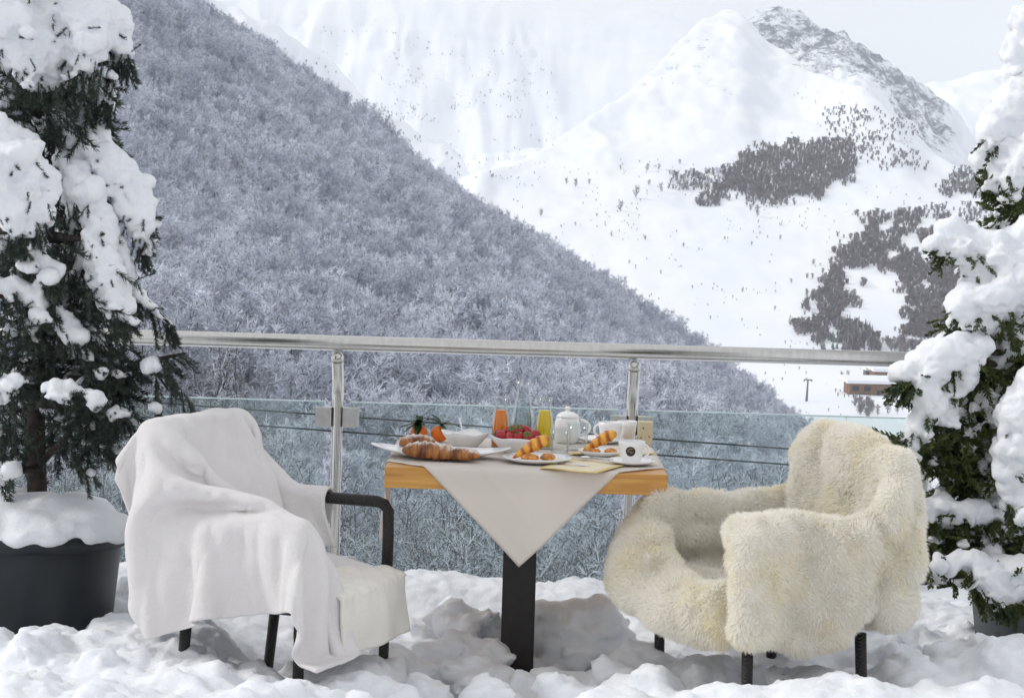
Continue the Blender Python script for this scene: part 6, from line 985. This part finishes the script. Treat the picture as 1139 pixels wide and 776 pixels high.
needle = mat('dark spruce needles', (.022, .034, .026), .6, .5, 14, col2=(.06, .075, .058)); spray = mat('olive cypress sprays', (.022, .042, .012), .6, .5, 12, col2=(.10, .12, .028))
# left spruce
LS = [(5.6, [(-30, -10, 34), (15, 20, 34), (32, 55, 26), (34, 84, 18)]), (5.65, [(50, -30, 34), (62, 15, 28), (58, 55, 22), (64, 88, 15)]), (5.62, [(62, -30, 30), (92, 20, 26), (102, 50, 22), (92, 74, 14)]), (5.7, [(85, -20, 26), (116, 18, 24), (134, 50, 15), (138, 64, 9)]), (5.72, [(128, 68, 8), (125, 88, 9), (120, 110, 8)]),
      (5.75, [(95, 60, 14), (90, 95, 13), (85, 130, 12), (86, 168, 15)]), (5.5, [(-20, 140, 22), (18, 168, 25), (38, 205, 23), (44, 244, 14)]), (5.48, [(-25, 180, 26), (8, 222, 24), (16, 258, 13)]),
      (5.72, [(75, 140, 14), (98, 165, 18), (126, 198, 19), (148, 228, 17), (158, 256, 11), (161, 274, 6)]), (5.65, [(72, 180, 16), (92, 215, 19), (110, 248, 16), (121, 280, 8)]), (5.55, [(40, 255, 9), (46, 282, 13), (57, 304, 9)]), (5.6, [(96, 262, 10), (113, 296, 17), (126, 332, 15), (137, 349, 8)]), (5.7, [(128, 268, 8), (144, 303, 10), (151, 334, 8)]), (5.7, [(148, 316, 6), (168, 338, 8), (189, 359, 6)]),
      (5.55, [(-15, 322, 9), (20, 318, 9), (44, 330, 9), (50, 341, 7)]), (5.6, [(66, 342, 9), (86, 372, 10)]), (5.55, [(56, 430, 10), (80, 430, 8), (100, 436, 5)]), (5.7, [(98, 418, 8), (112, 418, 8)]), (5.75, [(118, 400, 9), (138, 406, 9)]), (5.8, [(14, 424, 11), (32, 402, 8)]), (5.65, [(128, 452, 7), (126, 465, 6)]), (5.6, [(-10, 432, 9), (12, 425, 8)]), (5.8, [(70, 300, 14), (80, 330, 12)]), (5.75, [(98, 372, 8), (104, 380, 6)]), (5.9, [(60, 100, 16), (70, 140, 14)]), (6.0, [(20, 60, 30), (60, 120, 20)]),
      (5.72, [(60, 110, 15), (74, 150, 15), (80, 190, 15), (85, 232, 13)]), (5.74, [(80, 240, 13), (92, 290, 13), (102, 330, 10)]), (5.6, [(2, 270, 9), (24, 274, 7)]), (5.75, [(112, 150, 12), (142, 190, 13), (161, 238, 10)]), (5.8, [(66, 60, 16), (100, 96, 13), (116, 128, 9)]), (5.62, [(20, 345, 7), (36, 366, 8)]), (5.6, [(84, 392, 7), (100, 400, 6)]),
      # boughs on the far side of the trunk
      (6.25, [(40, 40, 26), (90, 120, 22), (110, 170, 14)]), (6.3, [(30, 180, 24), (80, 260, 18), (100, 300, 10)]), (6.2, [(-30, 60, 34), (-60, 140, 24)]), (6.2, [(-20, 250, 24), (-60, 300, 18)]), (5.9, [(-40, 230, 24), (-80, 290, 18)]), (5.9, [(-30, 20, 34), (-90, 90, 24)]), (5.8, [(40, -90, 40), (60, -40, 34)]), (5.9, [(0, -100, 36), (-40, -50, 30)]), (5.9, [(35, -150, 26), (38, -90, 34)])]
r = np.random.default_rng(17); PL = at(42, 574, 5.9); tr = thing('snowy_spruce', 'tall spruce bowed under thick snow, growing in the black pot at left', 'tree', PL)
m = MB(); limb(m, [(43, 585), (41, 540), (40, 450), (44, 300), (41, 100), (38, -80), (37, -190)], [5.9, 5.9, 5.9, 5.88, 5.86, 5.85, 5.85], .032, .012)
limb(m, [(45, 515), (68, 492), (88, 468), (100, 440)], [5.88, 5.8, 5.75, 5.7], .011, .005); limb(m, [(42, 440), (100, 422), (152, 404), (206, 393)], [5.88, 5.8, 5.74, 5.7], .013, .004); limb(m, [(43, 520), (20, 524), (-20, 530)], [5.88, 5.8, 5.7], .012, .006); limb(m, [(150, 405), (172, 412), (186, 432)], [5.74, 5.72, 5.7], .005, .003)
for st in LS:
    a = st[1][0]; e = st[1][-1]; limb(m, [(42, min(a[1]-4, 520)), (a[0]*.6+17, a[1]+a[2]*.3), (a[0], a[1]+a[2]*.35), (e[0], e[1]+e[2]*.3)], [5.88, (5.88+st[0])/2, st[0], st[0]], .014, .004)
base_inv(m.build('trunk', barkm, tr), tr)
sp = twigs_under(LS, r, 9, 1, (.5, .9))
sp += region([(-10, 85, 112, 152, 5.6, 6.0, 170), (40, 140, 120, 250, 5.75, 6.0, 110), (-10, 268, 130, 345, 5.55, 6.05, 190), (-10, 340, 110, 430, 5.6, 6.1, 160), (-10, 430, 30, 520, 5.8, 6.1, 70), (50, 430, 110, 500, 5.7, 6.1, 80), (95, 360, 140, 470, 5.65, 5.9, 120), (-120, 0, 0, 500, 5.7, 6.2, 160), (20, -160, 60, 0, 5.7, 6.0, 80)], r, (.7, 1.25))
for (x0, y0, x1, y1, n) in ((140, 405, 205, 393, 26), (178, 402, 216, 452, 24), (172, 410, 180, 462, 16), (122, 430, 150, 480, 26), (88, 460, 128, 505, 34), (90, 420, 145, 405, 30), (0, 500, 10, 525, 14), (60, 480, 95, 520, 16)):
    for k in range(n):
        t = r.random(); p = np.array(at(x0+(x1-x0)*t, y0+(y1-y0)*t, r.uniform(5.66, 5.76))); sp.append((p, np.array([(x1-x0)/50+r.normal(0, .3), r.normal(0, .35), -abs(y1-y0)/40-.5+r.normal(0, .2)]), r.uniform(.5, .85)))
base_inv(twig_mesh('foliage', 'spruce', sp, needle, tr, 3), tr)
snow_load(LS, 5, tr, 1.06, sp, 260)
# right cypress
RS = [(6.0, [(1160, 30, 26), (1134, 70, 20), (1120, 108, 15)]), (5.95, [(1150, 100, 26), (1118, 145, 22), (1106, 180, 16), (1100, 200, 8)]), (5.9, [(1160, 140, 26), (1134, 185, 20), (1126, 212, 8)]), (5.85, [(1150, 268, 32), (1105, 282, 30), (1070, 272, 20), (1054, 266, 12)]), (5.82, [(1150, 312, 32), (1105, 328, 30), (1076, 342, 18)]), (5.85, [(1098, 305, 28), (1086, 348, 22), (1082, 374, 12)]), (6.0, [(1140, 226, 14), (1120, 238, 12)]),
      (5.8, [(1078, 385, 18), (1045, 396, 23), (1020, 408, 21), (1007, 418, 12)]), (5.78, [(1030, 420, 22), (1036, 448, 19), (1022, 472, 11), (1014, 500, 5)]), (5.82, [(1072, 398, 16), (1062, 425, 17), (1050, 452, 11)]), (5.7, [(1160, 415, 24), (1136, 465, 21), (1130, 515, 19), (1131, 560, 12)]), (5.95, [(1074, 500, 10), (1090, 506, 11), (1102, 516, 7)]), (5.85, [(1016, 560, 11), (1048, 562, 13), (1080, 564, 12), (1108, 574, 11)]), (5.75, [(1046, 620, 7), (1074, 627, 11), (1100, 630, 16), (1150, 638, 24)]), (5.72, [(1088, 645, 14), (1112, 660, 13)]), (5.72, [(1150, 655, 15), (1128, 664, 9)]), (5.95, [(1046, 520, 6), (1058, 524, 8), (1056, 540, 5)]), (5.95, [(1016, 590, 7), (1022, 605, 6)]), (5.95, [(1095, 545, 10), (1112, 548, 9)]), (5.95, [(1105, 600, 9), (1125, 605, 8)]), (6.0, [(1128, 245, 16), (1118, 262, 14)]), (6.1, [(1150, 360, 20), (1130, 400, 14)]),
      (6.0, [(1145, 228, 18), (1108, 252, 13)]), (5.95, [(1130, 355, 20), (1108, 400, 15), (1102, 430, 9)]), (5.9, [(1098, 440, 12), (1112, 480, 11), (1108, 496, 7)]), (5.95, [(1072, 530, 8), (1110, 528, 9)]), (5.9, [(1058, 590, 7), (1090, 592, 9), (1125, 596, 12)]), (5.9, [(1062, 462, 9), (1078, 470, 8)]), (5.95, [(1040, 585, 6), (1050, 600, 5)]),
      (6.4, [(1180, 200, 34), (1230, 280, 30)]), (6.3, [(1200, 350, 34), (1260, 430, 26)]), (6.3, [(1200, 500, 30), (1270, 570, 24)]), (6.0, [(1200, 90, 34), (1250, 170, 28)]), (6.0, [(1190, 0, 30), (1200, 40, 34)]), (5.8, [(1210, 610, 24), (1270, 640, 18)])]
PR = at(1165, 640, 6.1); tr = thing('snowy_cypress', 'bushy green cypress loaded with heaps of snow, growing in the grey pot at right', 'tree', PR)
m = MB(); limb(m, [(1165, 660), (1168, 520), (1172, 350), (1178, 150), (1184, 10)], 6.1, .035, .012)
for st in RS: a = st[1][0]; e = st[1][-1]; limb(m, [(1168, a[1]+10), (a[0], a[1]+a[2]*.3), (e[0], e[1]+e[2]*.3)], [6.08, st[0], st[0]], .012, .004)
limb(m, [(1168, 600), (1090, 530), (1035, 480), (1010, 488)], [6.08, 6.0, 5.9, 5.85], .012, .004)
base_inv(m.build('trunk', barkm, tr), tr)
sp = twigs_under(RS, r, 9, .8, (.45, .8))
sp += region([(1050, 350, 1139, 430, 5.85, 6.2, 260), (1040, 430, 1125, 520, 5.85, 6.2, 260), (1020, 575, 1110, 615, 5.85, 6.05, 170), (1060, 515, 1139, 560, 5.85, 6.2, 160), (1075, 640, 1139, 655, 5.7, 5.9, 50), (1108, 190, 1139, 245, 5.9, 6.1, 70), (1000, 478, 1035, 505, 5.8, 5.95, 40), (1100, 560, 1160, 640, 5.85, 6.2, 140), (1125, 230, 1160, 350, 6.0, 6.3, 90), (1165, 0, 1280, 660, 6.0, 6.5, 380)], r, (.6, 1.05), .35)
base_inv(twig_mesh('foliage', 'cypress', sp, spray, tr, 9), tr)
snow_load(RS, 23, tr, 1.2, sp, 520)
# ------------------------------------------------------------------ pots
def pot(name, label, P, R, H, zb, m, rimh, capz, seed, tilt=0):
    t = thing(name, label, 'pot', (P[0], P[1], zb)); k = MB(); k.lathe([(1e-7, 0), (R*.74, 0), (R*.76, .01), (R*.94, H-rimh), (R*.94, H-.004), (R*.88, H-.004), (R*.86, H*.7), (1e-7, H*.7)], 56); k.build('shell', m, t)
    k = MB(); k.lathe([(R*.93, H-rimh), (R*1.03, H-rimh+.004), (R*1.06, H-.006), (R*1.045, H), (R*.9, H), (R*.885, H-.01)], 56); k.build('rim', m, t)
    for a in (0, PI): k = MB(); k.tube([(R*1.03*math.cos(a), -.05, H-.03), (R*1.1*math.cos(a), -.045, H-.022), (R*1.1*math.cos(a), .045, H-.022), (R*1.03*math.cos(a), .05, H-.03)], .010, 8); k.build('handle', m, t)
    k = MB(); rr = np.random.default_rng(seed)
    for q in range(70):
        a, d = rr.uniform(0, 6.28), R*.98*math.sqrt(rr.random()); k.ico((d*math.cos(a), d*math.sin(a), H-.01+capz*(1-(d/R)**2)), rr.uniform(.045, .075), 2, .2, 7, (1.2, 1.2, .7), seed=q)
    for q in range(40): a = rr.uniform(0, 6.28); k.ico((R*.97*math.cos(a), R*.97*math.sin(a), H+.0), rr.uniform(.02, .035), 2, .25, 7, (1.2, 1.2, .8), seed=q)
    o = k.build('snow_cap', snowm, t); voxel(o, .011, 4, .5); return t
pot('plant_pot', 'large round black plastic pot with handles and a cap of snow, at left', (PL.x+.0, 5.9, 0), .255, .50, .0, mat('black plastic', (.018, .022, .026), .38, .25, 4, spec=.4), .05, .07, 3)
pot('plant_pot', 'dark grey pot half hidden by snow and cypress boughs, at right', (PR.x+.03, 6.1, 0), .27, .42, .0, mat('grey weathered pot', (.07, .078, .082), .7, .35, 9), .04, .05, 4)
# ------------------------------------------------------------------ huts, lift and people in the valley
wood_h = mat('brown hut boards', (.20, .12, .07), .8, .25, .8, stretch=(1, 1, 6)); darkh = mat('dark opening', (.03, .028, .03), .5); stone = mat('grey hut wall', (.16, .15, .15), .85, .2, 1); roofs = mat('snow on hut roof', (.86, .88, .91), .7)
def hut(label, px, py, W, D_, H, over, wallm, nd, rz=0, pitch=.12):
    p = on_mountain(px, py); t = thing('wooden_hut', label, 'hut', p-Vector((0, 0, .4)), 'huts in the valley', rz)
    m = MB(); m.box((0, 0, H/2), (W, D_, H)); m.build('wall', wallm, t, smooth=False)
    m = MB(); Vv = []
    for z in (0, 1.3):
        for (x, y) in ((-W/2-over, -D_/2-over), (W/2+over, -D_/2-over), (W/2+over, D_/2+over), (-W/2-over, D_/2+over)): Vv.append((x, y, H+.01+z+(y+D_/2)*pitch))
    m.add(Vv, [(3, 2, 1, 0), (4, 5, 6, 7), (0, 1, 5, 4), (1, 2, 6, 5), (2, 3, 7, 6), (3, 0, 4, 7)]); m.build('roof', roofs, t, smooth=False)
    for k in range(nd):
        x = -W/2+W*(k+.5)/nd
        if k == nd//2: m = MB(); m.box((x, -D_/2-.05, 1.15), (1.5, .14, 2.3)); m.build('door', darkh, t, smooth=False)
        else: m = MB(); m.box((x, -D_/2-.04, H*.55), (W/nd*.55, .12, H*.38)); m.build('window', darkh, t, smooth=False)
    for x in (-W/2-over*.8, W/2+over*.8): m = MB(); m.box((x, -D_/2-over*.8, H/2), (.3, .3, H)); m.build('post', wood_h, t, smooth=False)
    return t
hut('long low wooden hut with snowy flat roof, the front one of the valley huts', 974, 438, 25, 9, 5.2, 1.6, wood_h, 5, .12)
hut('smaller wooden hut with snowy roof, behind the long low hut', 988, 425, 15, 8, 5.4, 1.0, wood_h, 4, .12)
hut('small grey stone hut at the left end of the wooden huts', 967, 421, 4.5, 5, 4.2, .3, stone, 2, .1)
# lift pylon
p = on_mountain(897, 446); t = thing('lift_pylon', 'grey steel ski lift pylon with crossarm standing on the valley snow', 'pylon', p); gm = mat('galvanised pylon', (.17, .18, .19), .6)
m = MB(); m.tube([(0, 0, -.5), (.3, 0, 8.4)], [.52, .3], 10); m.build('mast', gm, t); m = MB(); m.box((.3, 0, 8.5), (3.4, .5, .45)); m.build('crossarm', gm, t, smooth=False)
for s in (-1, 1): m = MB(); m.tube([(.3+s*1.5, -.8, 8.1), (.3+s*1.5, .8, 8.1)], .22, 8); m.build('roller', gm, t)
# skiers
def person_mesh():
    m = MB()
    for s in (-1, 1): m.tube([(s*.10, .02*s, 0), (s*.10, -.03, .45), (s*.09, 0, .9)], [.06, .07, .1], 8); m.tube([(s*.2, 0, 1.42), (s*.28, -.06, 1.15), (s*.24, -.2, .98)], [.065, .055, .045], 8)
    m.tube([(0, 0, .85), (0, 0, 1.1), (0, 0, 1.42), (0, 0, 1.5)], [.16, .17, .2, .08], 10); m.ico((0, -.01, 1.66), .125, 2, sc=(.9, 1, 1.15)); return m
pm = None
for k, (px, py, lab) in enumerate(((932, 441, 'person in dark ski clothes standing farthest left of the huts'), (939, 442.5, 'person in dark ski clothes, left in the group below the huts'), (944, 441.5, 'person in dark ski clothes in the middle of the group below the huts'), (949, 442.5, 'person in dark ski clothes, right in the group below the huts'), (956, 443.5, 'person in dark ski clothes nearest the long low hut'))):
    p = on_mountain(px, py)
    if pm is None: o = person_mesh().build('person', mat('dark ski clothes', (.03, .03, .05), .7)); voxel(o, .035, 2); pm = o
    else: o = pm.copy(); COL.objects.link(o)
    o.location = p; o.rotation_euler = (0, 0, k*1.1); tag(o, lab, 'person', 'people by the huts')
# ------------------------------------------------------------------ air: cloud on the summits, thin haze in the valley
def volume(name, col, dens, aniso=0):
    m = bpy.data.materials.new(name); m.use_nodes = True; T = NT(m.node_tree); T.n.remove(T.n['Principled BSDF']); v = T.add('ShaderNodeVolumePrincipled')
    v.inputs['Color'].default_value = (*col, 1); v.inputs['Density'].default_value = dens; v.inputs['Anisotropy'].default_value = aniso; T.link(v.outputs[0], T.n['Material Output'].inputs['Volume']); return m
cm = volume('summit cloud', (1, 1, 1), .0013, -.1)
def cloud(px, py, Y, rx, ry, rz, seed, label):
    m = MB(); m.ico((0, 0, 0), 1, 5, .22, 9, (rx, ry, rz), seed=seed); o = m.build('cloud', cm); o.location = at(px, py, Y); tag(o, label, 'cloud', kind='stuff'); return o
cloud(470, -48, 2600, 430, 420, 92, 3, 'low cloud lying along the rim of the snowy bowl')
cloud(690, -50, 2700, 330, 420, 88, 5, 'low cloud lying beside the summit')
cloud(905, -42, 2650, 150, 300, 66, 8, 'shred of cloud behind the summit on the right')
mb = MB(); X0, X1, Y0, Y1, Z0, Z1 = -2600, 2600, -300, 4400, -290, float(np.max(Z))+14
mb.box(((X0+X1)/2, (Y0+Y1)/2, (Z0+Z1)/2), (X1-X0, Y1-Y0, Z1-Z0)); hz = mb.build('haze', volume('valley haze', (.90, .95, 1.0), .00011), smooth=False); tag(hz, 'thin winter haze filling the valley', 'haze', kind='stuff')
